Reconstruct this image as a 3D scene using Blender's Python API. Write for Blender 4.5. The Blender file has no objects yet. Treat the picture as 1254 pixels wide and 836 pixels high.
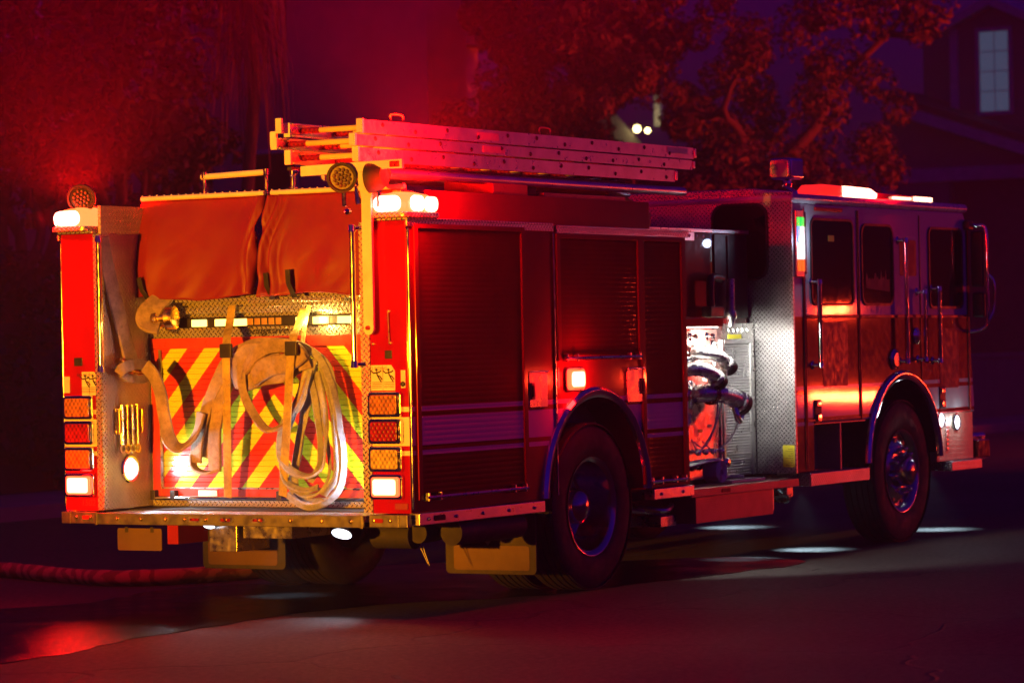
import bpy, bmesh, math, random
from mathutils import Vector, Matrix, noise
random.seed(7)
scene = bpy.context.scene
COL = scene.collection
PI = math.pi
HAZE = 0.003

# ---------------------------------------------------------------- camera
CAM = Vector((-15.70152636, -11.25462241, 1.56757007))
YAW, PITCH, ROLL, FL = math.radians(30.6925635), 0.0, math.radians(-1.1841226), 4002.316
_f = Vector((math.cos(YAW), math.sin(YAW), 0)); _r0 = Vector((math.sin(YAW), -math.cos(YAW), 0)); _u0 = _r0.cross(_f)
_r = math.cos(ROLL)*_r0 + math.sin(ROLL)*_u0; _u = -math.sin(ROLL)*_r0 + math.cos(ROLL)*_u0
cd = bpy.data.cameras.new('camera'); cam = bpy.data.objects.new('camera', cd); COL.objects.link(cam)
cam.matrix_world = Matrix(((_r.x, _u.x, -_f.x, CAM.x), (_r.y, _u.y, -_f.y, CAM.y), (_r.z, _u.z, -_f.z, CAM.z), (0, 0, 0, 1)))
cd.sensor_width = 36; cd.lens = 36*FL/1254; cd.clip_start = .1; cd.clip_end = 1500
cd.dof.use_dof = True; cd.dof.focus_distance = 19.8; cd.dof.aperture_fstop = 3.2
scene.camera = cam
def P(u, v, ax, val):
    "point on the world plane axis=val that stands behind a place in the photograph"
    d = _f + (u-627)/FL*_r - (v-418)/FL*_u
    t = (val-CAM[ax])/d[ax]
    return CAM + t*d

# ---------------------------------------------------------------- materials
def newmat(name):
    m = bpy.data.materials.new(name); m.use_nodes = True
    nt = m.node_tree; return m, nt, nt.nodes['Principled BSDF']
def N(nt, typ, **kw):
    n = nt.nodes.new(typ)
    for k, v in kw.items(): setattr(n, k, v)
    return n
def L(nt, a, b): nt.links.new(a, b)
def math_n(nt, op, a, b=None, c=None, clamp=False):
    n = N(nt, 'ShaderNodeMath', operation=op, use_clamp=clamp)
    for i, x in enumerate((a, b, c)):
        if x is None: continue
        if isinstance(x, (int, float)): n.inputs[i].default_value = x
        else: L(nt, x, n.inputs[i])
    return n.outputs[0]
def mixc(nt, fac, a, b):
    n = N(nt, 'ShaderNodeMix', data_type='RGBA')
    if isinstance(fac, (int, float)): n.inputs[0].default_value = fac
    else: L(nt, fac, n.inputs[0])
    for i, x in ((6, a), (7, b)):
        if isinstance(x, tuple): n.inputs[i].default_value = (*x[:3], 1)
        else: L(nt, x, n.inputs[i])
    return n.outputs[2]
def mapr(nt, v, a, b, c, d):
    n = N(nt, 'ShaderNodeMapRange'); L(nt, v, n.inputs[0])
    for i, x in enumerate((a, b, c, d)): n.inputs[1+i].default_value = x
    return n.outputs[0]
def noise_n(nt, scale, detail=4, rough=.55, coord='Object', vec=None):
    n = N(nt, 'ShaderNodeTexNoise'); n.inputs['Scale'].default_value = scale
    n.inputs['Detail'].default_value = detail; n.inputs['Roughness'].default_value = rough
    if vec is None:
        tc = N(nt, 'ShaderNodeTexCoord'); vec = tc.outputs[coord]
    L(nt, vec, n.inputs['Vector']); return n.outputs['Fac']
def bump(nt, b, h, strength=.3, dist=.01):
    n = N(nt, 'ShaderNodeBump'); n.inputs['Strength'].default_value = strength; n.inputs['Distance'].default_value = dist
    L(nt, h, n.inputs['Height']); L(nt, n.outputs[0], b.inputs['Normal'])
def simple(name, col, rough=.5, metal=0, coat=0, var=.15, nscale=6, rvar=.12, bmp=0, bscale=60, bdist=.002):
    m, nt, b = newmat(name)
    f = noise_n(nt, nscale, 5)
    dark = tuple(c*(1-var) for c in col); light = tuple(min(1, c*(1+var)) for c in col)
    L(nt, mixc(nt, mapr(nt, f, .3, .7, 0, 1), dark, light), b.inputs['Base Color'])
    f2 = noise_n(nt, nscale*3.1, 6)
    L(nt, mapr(nt, f2, .3, .7, max(.02, rough-rvar), min(1, rough+rvar)), b.inputs['Roughness'])
    b.inputs['Metallic'].default_value = metal
    b.inputs['Coat Weight'].default_value = coat; b.inputs['Coat Roughness'].default_value = .06
    if bmp: bump(nt, b, noise_n(nt, bscale, 5), bmp, bdist)
    return m
def emit(name, col, strength, base=(.3, .02, .02), rough=.15, cells=0):
    strength *= .4
    m, nt, b = newmat(name)
    b.inputs['Base Color'].default_value = (*base, 1); b.inputs['Roughness'].default_value = rough
    b.inputs['Emission Color'].default_value = (*col, 1)
    if cells:
        uv = N(nt, 'ShaderNodeUVMap').outputs[0]
        sx = N(nt, 'ShaderNodeSeparateXYZ'); L(nt, uv, sx.inputs[0])
        a = math_n(nt, 'SINE', math_n(nt, 'MULTIPLY', sx.outputs[0], cells*2*PI))
        c = math_n(nt, 'SINE', math_n(nt, 'MULTIPLY', sx.outputs[1], cells*2*PI))
        L(nt, mapr(nt, math_n(nt, 'MULTIPLY', a, c), -1, 1, strength*.45, strength*1.4), b.inputs['Emission Strength'])
    else: b.inputs['Emission Strength'].default_value = strength
    return m
def plate(name, col=(.62, .62, .64), rough=.3, pitch=.034, metal=.92):
    "tread plate: raised lozenges that alternate in direction"
    m, nt, b = newmat(name)
    uv = N(nt, 'ShaderNodeUVMap').outputs[0]
    hs = []
    for off, sg in ((0, 1), (.5, -1)):
        v = N(nt, 'ShaderNodeVectorMath', operation='MULTIPLY_ADD'); L(nt, uv, v.inputs[0])
        v.inputs[1].default_value = (1/pitch,)*3; v.inputs[2].default_value = (off, off, 0)
        fr = N(nt, 'ShaderNodeVectorMath', operation='FRACTION'); L(nt, v.outputs[0], fr.inputs[0])
        s = N(nt, 'ShaderNodeSeparateXYZ'); L(nt, fr.outputs[0], s.inputs[0])
        x = math_n(nt, 'SUBTRACT', s.outputs[0], .5); y = math_n(nt, 'SUBTRACT', s.outputs[1], .5)
        a = math_n(nt, 'MULTIPLY', math_n(nt, 'ADD', x, math_n(nt, 'MULTIPLY', y, sg)), .7071/.42)
        c = math_n(nt, 'MULTIPLY', math_n(nt, 'SUBTRACT', x, math_n(nt, 'MULTIPLY', y, sg)), .7071/.13)
        d = math_n(nt, 'ADD', math_n(nt, 'POWER', math_n(nt, 'ABSOLUTE', a), 2), math_n(nt, 'POWER', math_n(nt, 'ABSOLUTE', c), 2))
        hs.append(mapr(nt, d, .25, 1.1, 1, 0))
    h = math_n(nt, 'MAXIMUM', hs[0], hs[1])
    f = noise_n(nt, 9, 6)
    L(nt, mixc(nt, mapr(nt, f, .3, .75, 0, 1), tuple(c*.72 for c in col), col), b.inputs['Base Color'])
    L(nt, mapr(nt, h, 0, 1, rough+.1, rough-.08), b.inputs['Roughness'])
    b.inputs['Metallic'].default_value = metal
    bump(nt, b, h, 1.0, .006)
    return m
def wz(nt):
    g = N(nt, 'ShaderNodeNewGeometry'); s = N(nt, 'ShaderNodeSeparateXYZ'); L(nt, g.outputs['Position'], s.inputs[0]); return s.outputs
def band(nt, z, a, b):
    return math_n(nt, 'MULTIPLY', math_n(nt, 'GREATER_THAN', z, a), math_n(nt, 'LESS_THAN', z, b))
RED = (.38, .004, .006); WHITE = (.74, .73, .72)
def engine_paint(name, white_top=False, stripes=True, deep=1.0, rough=.32, coat=.8):
    m, nt, b = newmat(name)
    z = wz(nt)[2]
    f = noise_n(nt, 5, 6)
    red = mixc(nt, mapr(nt, f, .35, .7, 0, 1), tuple(c*.8*deep for c in RED), tuple(c*deep for c in RED))
    col = red
    if stripes:
        w = band(nt, z, .985, 1.15)
        for a, c in ((1.18, 1.208), (.93, .957)): w = math_n(nt, 'MAXIMUM', w, band(nt, z, a, c))
        col = mixc(nt, w, col, WHITE)
    if white_top:
        col = mixc(nt, math_n(nt, 'GREATER_THAN', z, 1.70), col, WHITE)
    L(nt, col, b.inputs['Base Color'])
    L(nt, mapr(nt, noise_n(nt, 23, 6), .3, .75, rough-.06, rough+.14), b.inputs['Roughness'])
    b.inputs['Coat Weight'].default_value = coat; b.inputs['Coat Roughness'].default_value = .045; b.inputs['Specular IOR Level'].default_value = .03
    bump(nt, b, noise_n(nt, 1.6, 1), .02, .01)
    return m
def chevron(name):
    m, nt, b = newmat(name)
    p = wz(nt)
    ay = math_n(nt, 'ABSOLUTE', math_n(nt, 'SUBTRACT', p[1], .03))
    t = math_n(nt, 'FRACT', math_n(nt, 'DIVIDE', math_n(nt, 'ADD', p[2], math_n(nt, 'MULTIPLY', ay, 1.12)), .285))
    s = math_n(nt, 'GREATER_THAN', t, .5)
    f = noise_n(nt, 12, 6)
    red = mixc(nt, f, (.50, .03, .02), (.60, .045, .025)); yel = mixc(nt, f, (.56, .66, .02), (.66, .76, .03))
    L(nt, mixc(nt, s, yel, red), b.inputs['Base Color'])
    b.inputs['Roughness'].default_value = .28; b.inputs['Coat Weight'].default_value = .3
    return m
def fabric(name, col, rough=.85, weave=260):
    m, nt, b = newmat(name)
    f = noise_n(nt, 7, 8, .7); g = noise_n(nt, 38, 5, .6)
    c = mixc(nt, mapr(nt, f, .34, .66, 0, 1), tuple(v*.42 for v in col), col)
    c = mixc(nt, mapr(nt, g, .48, .72, 0, .55), c, tuple(v*.3 for v in col))
    L(nt, c, b.inputs['Base Color'])
    b.inputs['Roughness'].default_value = rough
    bump(nt, b, math_n(nt, 'ADD', noise_n(nt, weave, 2), math_n(nt, 'MULTIPLY', noise_n(nt, 30, 4), 2.0)), .7, .004)
    return m
M = {}
M['paint'] = engine_paint('red_body_paint')
M['paint_plain'] = engine_paint('plain_red_paint', stripes=False)
M['paint_cab'] = engine_paint('cab_paint', white_top=True)
M['slat'] = engine_paint('shutter_paint', rough=.5, deep=.6, coat=.06)
M['white'] = simple('white_roof_paint', WHITE, .3, coat=.4)
M['cream'] = simple('white_enamel', (.70, .68, .62), .38, coat=.2)
M['plate'] = plate('tread_plate')
M['plate_dark'] = plate('warm_tread_plate', (.62, .52, .38), .36, metal=.4)  # warm tint puts amber lamp light on the alcove walls into the metal
M['plate_red'] = plate('reddened_tread_plate', (.42, .2, .2), .36, .03)  # red lamp light on the running board put into the plate colour
M['chrome'] = simple('chrome', (.85, .85, .86), .09, 1, rvar=.06)
M['steel'] = simple('brushed_steel', (.55, .54, .53), .3, 1, rvar=.1, bmp=.1, bscale=120)
M['alu'] = simple('aluminium', (.60, .60, .62), .34, .95, rvar=.1)
M['dull_metal'] = simple('dull_metal', (.20, .19, .18), .42, .9)
M['brass'] = simple('brass', (.72, .52, .2), .25, 1)
M['rubber'] = simple('black_rubber', (.018, .017, .017), .75, bmp=.3)
M['tyre'] = simple('tyre_rubber', (.013, .012, .012), .7, bmp=.4, bscale=90)
M['black'] = simple('black_plastic', (.015, .015, .016), .45)
M['dark'] = simple('dark_undercarriage', (.02, .018, .018), .7)
M['glass'] = simple('tinted_glass', (.004, .004, .005), .03, var=0, rvar=.015)
M['glass'].node_tree.nodes['Principled BSDF'].inputs['Specular IOR Level'].default_value = .22
M['chevron'] = chevron('chevron_sheeting')
M['tarp'] = simple('red_vinyl', (.19, .009, .005), .55, var=.08, nscale=3, bmp=.3, bscale=160, bdist=.002)
M['hose'] = fabric('canvas_hose', (.46, .36, .27))
M['hose2'] = fabric('blue_lit_canvas_hose', (.50, .54, .64))  # blue tint stands in for white lamp light on the right loops
M['strap'] = fabric('yellow_webbing', (.62, .50, .16))
def banded():
    m, nt, b = newmat('road_hose_jacket'); y = wz(nt)[1]
    a = math_n(nt, 'SINE', math_n(nt, 'ADD', math_n(nt, 'MULTIPLY', y, 2*PI/.13), math_n(nt, 'MULTIPLY', noise_n(nt, 4, 5), 22)))
    L(nt, mixc(nt, mapr(nt, a, -.3, .5, 0, 1), (.20, .12, .06), (.42, .28, .14)), b.inputs['Base Color']); b.inputs['Roughness'].default_value = .85
    bump(nt, b, noise_n(nt, 200, 2), .5, .003); return m
M['road_hose'] = banded()
M['ladder'] = simple('ladder_aluminium', (.66, .66, .68), .36, .9)
M['fibre'] = simple('yellow_rung_grip', (.70, .52, .15), .5)
M['sign'] = simple('cream_label', (.72, .68, .55), .5)
M['yellow_label'] = simple('yellow_label', (.86, .78, .05), .5, var=.04)
M['ink'] = simple('black_ink', (.02, .02, .02), .5)
M['ink_red'] = simple('dark_red_ink', (.10, .01, .01), .5)
M['white_ink'] = simple('white_ink', (.78, .78, .76), .5)
M['decal_red'] = simple('red_decal', (.55, .03, .03), .4)
M['decal_dim'] = simple('faded_red_decal', (.26, .012, .02), .5)
M['flap'] = simple('mud_flap_rubber', (.035, .028, .02), .7)
M['flap_dark'] = simple('dark_mud_flap', (.03, .028, .025), .7)
M['flap_plate'] = simple('flap_lettering_panel', (.11, .06, .032), .6)
M['beacon'] = emit('beacon_lens_lit', (1, .30, .20), 9, cells=22)
M['beacon_hot'] = emit('beacon_dome_lit', (1, .13, .03), 2.6)
M['beacon_glow'] = emit('beacon_lens_glow', (1, .015, .01), .9)
def lensmat(name, base, col, glow):
    m, nt, b = newmat(name)
    uv = N(nt, 'ShaderNodeUVMap').outputs[0]; sx = N(nt, 'ShaderNodeSeparateXYZ'); L(nt, uv, sx.inputs[0])
    a = math_n(nt, 'SINE', math_n(nt, 'MULTIPLY', sx.outputs[0], 2*PI/.030)); c = math_n(nt, 'SINE', math_n(nt, 'MULTIPLY', sx.outputs[1], 2*PI/.044))
    g = math_n(nt, 'MULTIPLY', a, c); nz = noise_n(nt, 22, 4)
    f = mapr(nt, math_n(nt, 'ADD', math_n(nt, 'MULTIPLY', g, .45), math_n(nt, 'MULTIPLY', nz, 1.7)), .25, 1.5, 0, 1)
    L(nt, mixc(nt, f, tuple(v*.18 for v in base), base), b.inputs['Base Color'])
    b.inputs['Roughness'].default_value = .22; b.inputs['Coat Weight'].default_value = .6; b.inputs['Coat Roughness'].default_value = .05
    b.inputs['Emission Color'].default_value = (*col, 1); b.inputs['Emission Strength'].default_value = glow
    bump(nt, b, g, .5, .002)
    return m
M['tail_hot'] = emit('tail_lamp_rim', (1, .07, .02), 3.2, (.5, .02, .01))
M['tail_lit'] = emit('tail_lamp_lit', (1, .36, .22), 4.5, cells=70)
M['tail_lit_r'] = emit('tail_lamp_lit_warm', (1, .42, .16), 5, cells=70)
M['lens_amber'] = lensmat('amber_lens', (.60, .22, .03), (1, .25, .02), 0)
M['lens_red'] = lensmat('red_lens', (.38, .012, .01), (1, .02, .01), 0)
M['lens_clear'] = lensmat('clear_amber_lens', (.75, .55, .14), (1, .5, .05), 0)
M['lens_dark'] = simple('unlit_red_lens', (.30, .02, .015), .12, coat=.5)
M['led_amber'] = emit('amber_led', (1, .60, .10), 4.2, cells=90)
M['led_white'] = emit('white_led', (.82, .9, 1), 3.2)
M['led_warm'] = emit('warm_panel_led', (1, .93, .78), 4)
M['led_green'] = emit('green_led', (.02, 1, .12), .8)
M['led_blue'] = emit('blue_led', (.08, .28, 1), 1.6)
M['led_whitebar'] = emit('white_status_led', (.75, .9, 1), 2)
M['led_redbar'] = emit('red_status_led', (1, .10, .01), 1.2)
M['rim'] = simple('weathered_rim_chrome', (.46, .46, .46), .16, 1, rvar=.08)
M['satin'] = simple('satin_chrome', (.86, .86, .86), .27, .72, rvar=.06)
M['led_dot'] = simple('clear_led_reflector', (.09, .04, .025), .5, .1)

# asphalt
def asphalt():
    m, nt, b = newmat('asphalt')
    tc = N(nt, 'ShaderNodeTexCoord').outputs['Object']
    big = noise_n(nt, .35, 6, .6, vec=tc); fine = noise_n(nt, 24, 8, .8, vec=tc)
    mp = N(nt, 'ShaderNodeMapping'); mp.inputs['Scale'].default_value = (.15, 1.6, 1); L(nt, tc, mp.inputs[0])
    trk = noise_n(nt, 1.0, 4, .5, vec=mp.outputs[0])
    c = mixc(nt, mapr(nt, big, .3, .7, 0, 1), (.022, .022, .023), (.046, .044, .043))
    c = mixc(nt, mapr(nt, trk, .4, .65, 0, .55), c, (.035, .034, .036))
    c = mixc(nt, mapr(nt, fine, .48, .68, 0, .8), c, (.13, .125, .12))
    c = mixc(nt, mapr(nt, fine, .52, .34, 0, .8), c, (.008, .008, .008))
    # cracks
    v = N(nt, 'ShaderNodeTexVoronoi', feature='DISTANCE_TO_EDGE'); v.inputs['Scale'].default_value = .33
    wv = N(nt, 'ShaderNodeVectorMath', operation='MULTIPLY_ADD'); 
    nn = N(nt, 'ShaderNodeTexNoise'); nn.inputs['Scale'].default_value = 1.2; L(nt, tc, nn.inputs['Vector'])
    L(nt, nn.outputs['Color'], wv.inputs[0]); wv.inputs[1].default_value = (1.2, 1.2, 0); L(nt, tc, wv.inputs[2])
    L(nt, wv.outputs[0], v.inputs['Vector'])
    cr = mapr(nt, v.outputs['Distance'], 0, .008, 1, 0)
    c = mixc(nt, math_n(nt, 'MULTIPLY', cr, .6), c, (.015, .015, .015))
    L(nt, c, b.inputs['Base Color'])
    L(nt, mapr(nt, big, .3, .7, .55, .8), b.inputs['Roughness'])
    h = math_n(nt, 'ADD', fine, math_n(nt, 'MULTIPLY', cr, -1.5))
    bump(nt, b, h, .8, .016)
    return m
M['asphalt'] = asphalt()
def wet():
    m, nt, b = newmat('wet_asphalt')
    tc = N(nt, 'ShaderNodeTexCoord').outputs['Object']
    f = noise_n(nt, 2.2, 6, vec=tc)
    L(nt, mixc(nt, f, (.004, .004, .005), (.012, .012, .012)), b.inputs['Base Color'])
    L(nt, mapr(nt, f, .35, .7, .08, .26), b.inputs['Roughness'])
    b.inputs['IOR'].default_value = 1.4
    h = math_n(nt, 'ADD', noise_n(nt, 22, 5, .7, vec=tc), math_n(nt, 'MULTIPLY', noise_n(nt, 5, 3, vec=tc), 1.5))
    bump(nt, b, h, .5, .014)
    return m
M['wet'] = wet()
M['concrete'] = simple('concrete', (.30, .28, .26), .8, nscale=1.5, bmp=.3)
M['soil'] = simple('garden_soil', (.05, .045, .03), .9, nscale=2, bmp=.5, bscale=20, bdist=.02)
M['stucco'] = simple('stucco', (.42, .38, .36), .85, nscale=1.2, bmp=.4, bscale=40)
M['stucco_dark'] = simple('grey_siding', (.20, .19, .20), .8, nscale=1.2, bmp=.3)
M['trim'] = simple('painted_trim', (.74, .72, .72), .6)
M['shingle'] = simple('roof_shingles', (.07, .06, .06), .85, nscale=8, bmp=.6, bscale=14, bdist=.02)
M['garage'] = simple('garage_door_paint', (.10, .09, .09), .6)
M['window_glass'] = simple('sky_reflecting_pane', (.62, .66, .70), .10, .85, var=.06, rvar=.04)
M['bark'] = simple('bark', (.12, .085, .06), .9, nscale=9, bmp=.8, bscale=22, bdist=.02)
def leafmat(name, a, c):
    m, nt, b = newmat(name)
    L(nt, mixc(nt, mapr(nt, noise_n(nt, 1.7, 5), .3, .7, 0, 1), a, c), b.inputs['Base Color'])
    b.inputs['Roughness'].default_value = .6
    return m
M['leaf'] = leafmat('oak_leaves', (.060, .042, .016), (.13, .085, .03))
M['leaf_dark'] = leafmat('dark_leaves', (.030, .036, .016), (.060, .062, .022))
M['frond'] = leafmat('dead_palm_fronds', (.10, .075, .04), (.20, .14, .07))
M['wallblock'] = simple('garden_wall_block', (.24, .19, .16), .85, nscale=3, bmp=.5, bscale=12, bdist=.01)
M['porch'] = emit('porch_lamp_globe', (1, .80, .28), 10, (.8, .7, .4))

# ---------------------------------------------------------------- mesh builder
EACH = {'seam_strip', 'door_seam', 'air_line', 'lug_nut', 'hand_hole', 'door_moulding', 'lift_bar_bracket', 'shutter_seal', 'rail_post', 'panel_button', 'rack_tube', 'paddle', 'exhaust_pipe', 'hitch_bracket', 'pole_bracket', 'led_module', 'unlit_led', 'bolt', 'crest_emblem', 'handle_bracket', 'snap', 'rivet', 'corner_board', 'plate_slot', 'vent', 'chassis_frame', 'cover_ledge', 'panel_shutter_frame', 'crosslay_cover', 'door_stay', 'dripping_water', 'hose_bed_floor', 'axle'}
class MB:
    def __init__(s): s.bm = bmesh.new(); s.bev = False
    def box(s, x0, x1, y0, y1, z0, z1, bev=0, seg=2, rot=None):
        x0, x1 = sorted((x0, x1)); y0, y1 = sorted((y0, y1)); z0, z1 = sorted((z0, z1))
        g = bmesh.ops.create_cube(s.bm, size=1)['verts']
        c = Vector(((x0+x1)/2, (y0+y1)/2, (z0+z1)/2))
        for v in g: v.co = Vector((v.co.x*(x1-x0), v.co.y*(y1-y0), v.co.z*(z1-z0))) + c
        if bev:
            s.bev = True
            ed = list({e for v in g for e in v.link_edges})
            r = bmesh.ops.bevel(s.bm, geom=ed, offset=min(bev, .49*min(x1-x0, y1-y0, z1-z0)), segments=seg, affect='EDGES', profile=.5)
            g = list({v for f in r['faces'] for v in f.verts})
        if rot is not None:
            allv = set(g)
            st = list(g)
            while st:
                v = st.pop()
                for e in v.link_edges:
                    o = e.other_vert(v)
                    if o not in allv: allv.add(o); st.append(o)
            for v in allv: v.co = c + rot @ (v.co-c)
        return s
    def prism(s, pts, ax, a0, a1, bev=0):
        def mk(p, a):
            if ax == 'y': return Vector((p[0], a, p[1]))
            if ax == 'x': return Vector((a, p[0], p[1]))
            return Vector((p[0], p[1], a))
        A = [s.bm.verts.new(mk(p, a0)) for p in pts]; B = [s.bm.verts.new(mk(p, a1)) for p in pts]
        fs = [s.bm.faces.new(A), s.bm.faces.new(B)]
        n = len(pts)
        for i in range(n): fs.append(s.bm.faces.new((A[i], A[(i+1) % n], B[(i+1) % n], B[i])))
        bmesh.ops.recalc_face_normals(s.bm, faces=fs)
        if bev:
            s.bev = True
            ed = list({e for f in fs[:2] for e in f.edges})
            bmesh.ops.bevel(s.bm, geom=ed, offset=bev, segments=2, affect='EDGES', profile=.5)
        return s
    def tube(s, pts, r, n=10, caps=True, closed=False):
        pts = [Vector(p) for p in pts]; rs = r if isinstance(r, (list, tuple)) else [r]*len(pts)
        rings = []; up = None
        for i, p in enumerate(pts):
            if closed: t = pts[(i+1) % len(pts)]-pts[i-1]
            else: t = pts[min(i+1, len(pts)-1)]-pts[max(i-1, 0)]
            t.normalize()
            if up is None:
                up = Vector((0, 0, 1)) if abs(t.z) < .9 else Vector((1, 0, 0))
            up = (up - t*up.dot(t)).normalized(); sd = t.cross(up)
            rings.append([s.bm.verts.new(p+rs[i]*(math.cos(2*PI*k/n)*up+math.sin(2*PI*k/n)*sd)) for k in range(n)])
        m = len(rings)
        for i in range(m if closed else m-1):
            a, b = rings[i], rings[(i+1) % m]
            for k in range(n): s.bm.faces.new((a[k], a[(k+1) % n], b[(k+1) % n], b[k]))
        if caps and not closed:
            s.bm.faces.new(rings[0][::-1]); s.bm.faces.new(rings[-1])
        return s
    def lathe(s, prof, c, ax=(0, 1, 0), n=32, caps=False):
        c = Vector(c); ax = Vector(ax).normalized()
        e1 = ax.orthogonal().normalized(); e2 = ax.cross(e1)
        rings = [[s.bm.verts.new(c+ax*h+r*(math.cos(2*PI*k/n)*e1+math.sin(2*PI*k/n)*e2)) for k in range(n)] for r, h in prof]
        for a, b in zip(rings, rings[1:]):
            for k in range(n): s.bm.faces.new((a[k], a[(k+1) % n], b[(k+1) % n], b[k]))
        if caps: s.bm.faces.new(rings[0][::-1]); s.bm.faces.new(rings[-1])
        return s
    def ribbon(s, pts, wd, w, t):
        "flat hose: pts centre line, wd wide direction per point"
        rings = []; m = len(pts)
        for i in range(m):
            p = Vector(pts[i]); tg = (Vector(pts[min(i+1, m-1)])-Vector(pts[max(i-1, 0)])).normalized()
            W = Vector(wd[i]); W = (W-tg*W.dot(tg))
            W = W.normalized() if W.length > 1e-4 else tg.orthogonal().normalized()
            Nn = tg.cross(W)
            ww = w[i] if isinstance(w, (list, tuple)) else w
            ring = []
            for a, b in ((-.5, 0), (-.46, .42), (-.25, .5), (0, .42), (.25, .5), (.46, .42), (.5, 0), (.46, -.42), (.25, -.5), (0, -.42), (-.25, -.5), (-.46, -.42)):
                ring.append(s.bm.verts.new(p+W*a*ww+Nn*b*t))
            rings.append(ring)
        n = 12
        for a, b in zip(rings, rings[1:]):
            for k in range(n): s.bm.faces.new((a[k], a[(k+1) % n], b[(k+1) % n], b[k]))
        s.bm.faces.new(rings[0][::-1]); s.bm.faces.new(rings[-1])
        return s
    def quad(s, a, b, c, d):
        s.bm.faces.new([s.bm.verts.new(Vector(p)) for p in (a, b, c, d)]); return s
    def build(s, name, mat, parent=None, base=None, recalc=True, angle=38):
        bm = s.bm
        if name in EACH:
            bm.verts.ensure_lookup_table(); seen = set(); isl = []
            for v in bm.verts:
                if v in seen: continue
                st = [v]; seen.add(v); comp = []
                while st:
                    w = st.pop(); comp.append(w)
                    for e in w.link_edges:
                        o = e.other_vert(w)
                        if o not in seen: seen.add(o); st.append(o)
                isl.append(comp)
            if len(isl) > 1:
                last = None
                for comp in isl:
                    q = MB(); q.bev = s.bev; mp = {w: q.bm.verts.new(w.co) for w in comp}; fs = {f for w in comp for f in w.link_faces}
                    for f in fs: q.bm.faces.new([mp[w] for w in f.verts])
                    last = q.one(name, mat, parent, base, recalc, angle)
                bm.free(); return last
        return s.one(name, mat, parent, base, recalc, angle)
    def one(s, name, mat, parent=None, base=None, recalc=True, angle=38):
        bm = s.bm
        if recalc: bmesh.ops.recalc_face_normals(bm, faces=bm.faces[:])
        uv = bm.loops.layers.uv.new('UVMap')
        for f in bm.faces:
            n = f.normal; a = max(range(3), key=lambda i: abs(n[i])); i, j = [(1, 2), (0, 2), (0, 1)][a]
            for l in f.loops: l[uv].uv = (l.vert.co[i], l.vert.co[j])
            f.smooth = True
        ca = math.radians(angle)
        for e in bm.edges:
            if len(e.link_faces) == 2 and e.calc_face_angle(0) > ca: e.smooth = False
        off = Vector((0, 0, 0))
        q = parent
        while q is not None: off += q.location; q = q.parent
        if parent is None and base is not None: off = Vector(base)
        if off.length: bmesh.ops.translate(bm, verts=bm.verts[:], vec=-off)
        me = bpy.data.meshes.new(name); bm.to_mesh(me); bm.free()
        o = bpy.data.objects.new(name, me); COL.objects.link(o)
        if parent is not None: o.parent = parent
        else: o.location = off
        if s.bev:
            wn_ = o.modifiers.new('weighted_normals', 'WEIGHTED_NORMAL'); wn_.weight = 100; wn_.keep_sharp = True
        me.materials.append(M[mat] if isinstance(mat, str) else mat)
        return o
def tag(o, label=None, cat=None, group=None, kind=None):
    for k, v in (('label', label), ('category', cat), ('group', group), ('kind', kind)):
        if v: o[k] = v
    return o
def empty(name, loc, label, cat, group=None):
    o = bpy.data.objects.new(name, None); COL.objects.link(o); o.location = loc
    o.empty_display_size = .3
    return tag(o, label, cat, group)
def lamp(name, typ, loc, power, col, parent=None, radius=.05, target=None, spot=None, blend=.5):
    ld = bpy.data.lights.new(name, typ); ld.energy = power; ld.color = col
    if typ in ('POINT', 'SPOT'): ld.shadow_soft_size = radius
    if typ == 'SPOT': ld.spot_size = math.radians(spot or 90); ld.spot_blend = blend
    o = bpy.data.objects.new(name, ld); COL.objects.link(o); o.location = loc
    if target is not None: o.rotation_euler = (Vector(target)-Vector(loc)).to_track_quat('-Z', 'Y').to_euler()
    if parent: o.parent = parent
    return o
def catmull(pts, k=6):
    pts = [Vector(p) for p in pts]; out = []
    for i in range(len(pts)-1):
        p0 = pts[max(i-1, 0)]; p1 = pts[i]; p2 = pts[i+1]; p3 = pts[min(i+2, len(pts)-1)]
        for j in range(k):
            t = j/k
            out.append(.5*((2*p1)+(-p0+p2)*t+(2*p0-5*p1+4*p2-p3)*t*t+(-p0+3*p1-3*p2+p3)*t**3))
    out.append(pts[-1]); return out
def rrect(x0, x1, z0, z1, r, n=5):
    x0, x1 = sorted((x0, x1)); z0, z1 = sorted((z0, z1))
    out = []
    for cx, cz, a0 in ((x1-r, z1-r, 0), (x0+r, z1-r, 90), (x0+r, z0+r, 180), (x1-r, z0+r, 270)):
        for i in range(n+1):
            a = math.radians(a0+90*i/n); out.append((cx+r*math.cos(a), cz+r*math.sin(a)))
    return out
def ring_frame(mb, pts_out, pts_in, ax, a0, a1):
    "closed band between two outlines of equal count"
    def mk(p, a): return Vector((p[0], a, p[1])) if ax == 'y' else Vector((a, p[0], p[1]))
    n = len(pts_out); V = [[mb.bm.verts.new(mk(p, a)) for p in pp] for pp in (pts_out, pts_in) for a in (a0, a1)]
    o0, o1, i0, i1 = V
    for k in range(n):
        j = (k+1) % n
        for q in ((o0[k], o0[j], o1[j], o1[k]), (i0[k], i0[j], i1[j], i1[k]), (o0[k], o0[j], i0[j], i0[k]), (o1[k], o1[j], i1[j], i1[k])):
            mb.bm.faces.new(q)
    return mb
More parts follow.
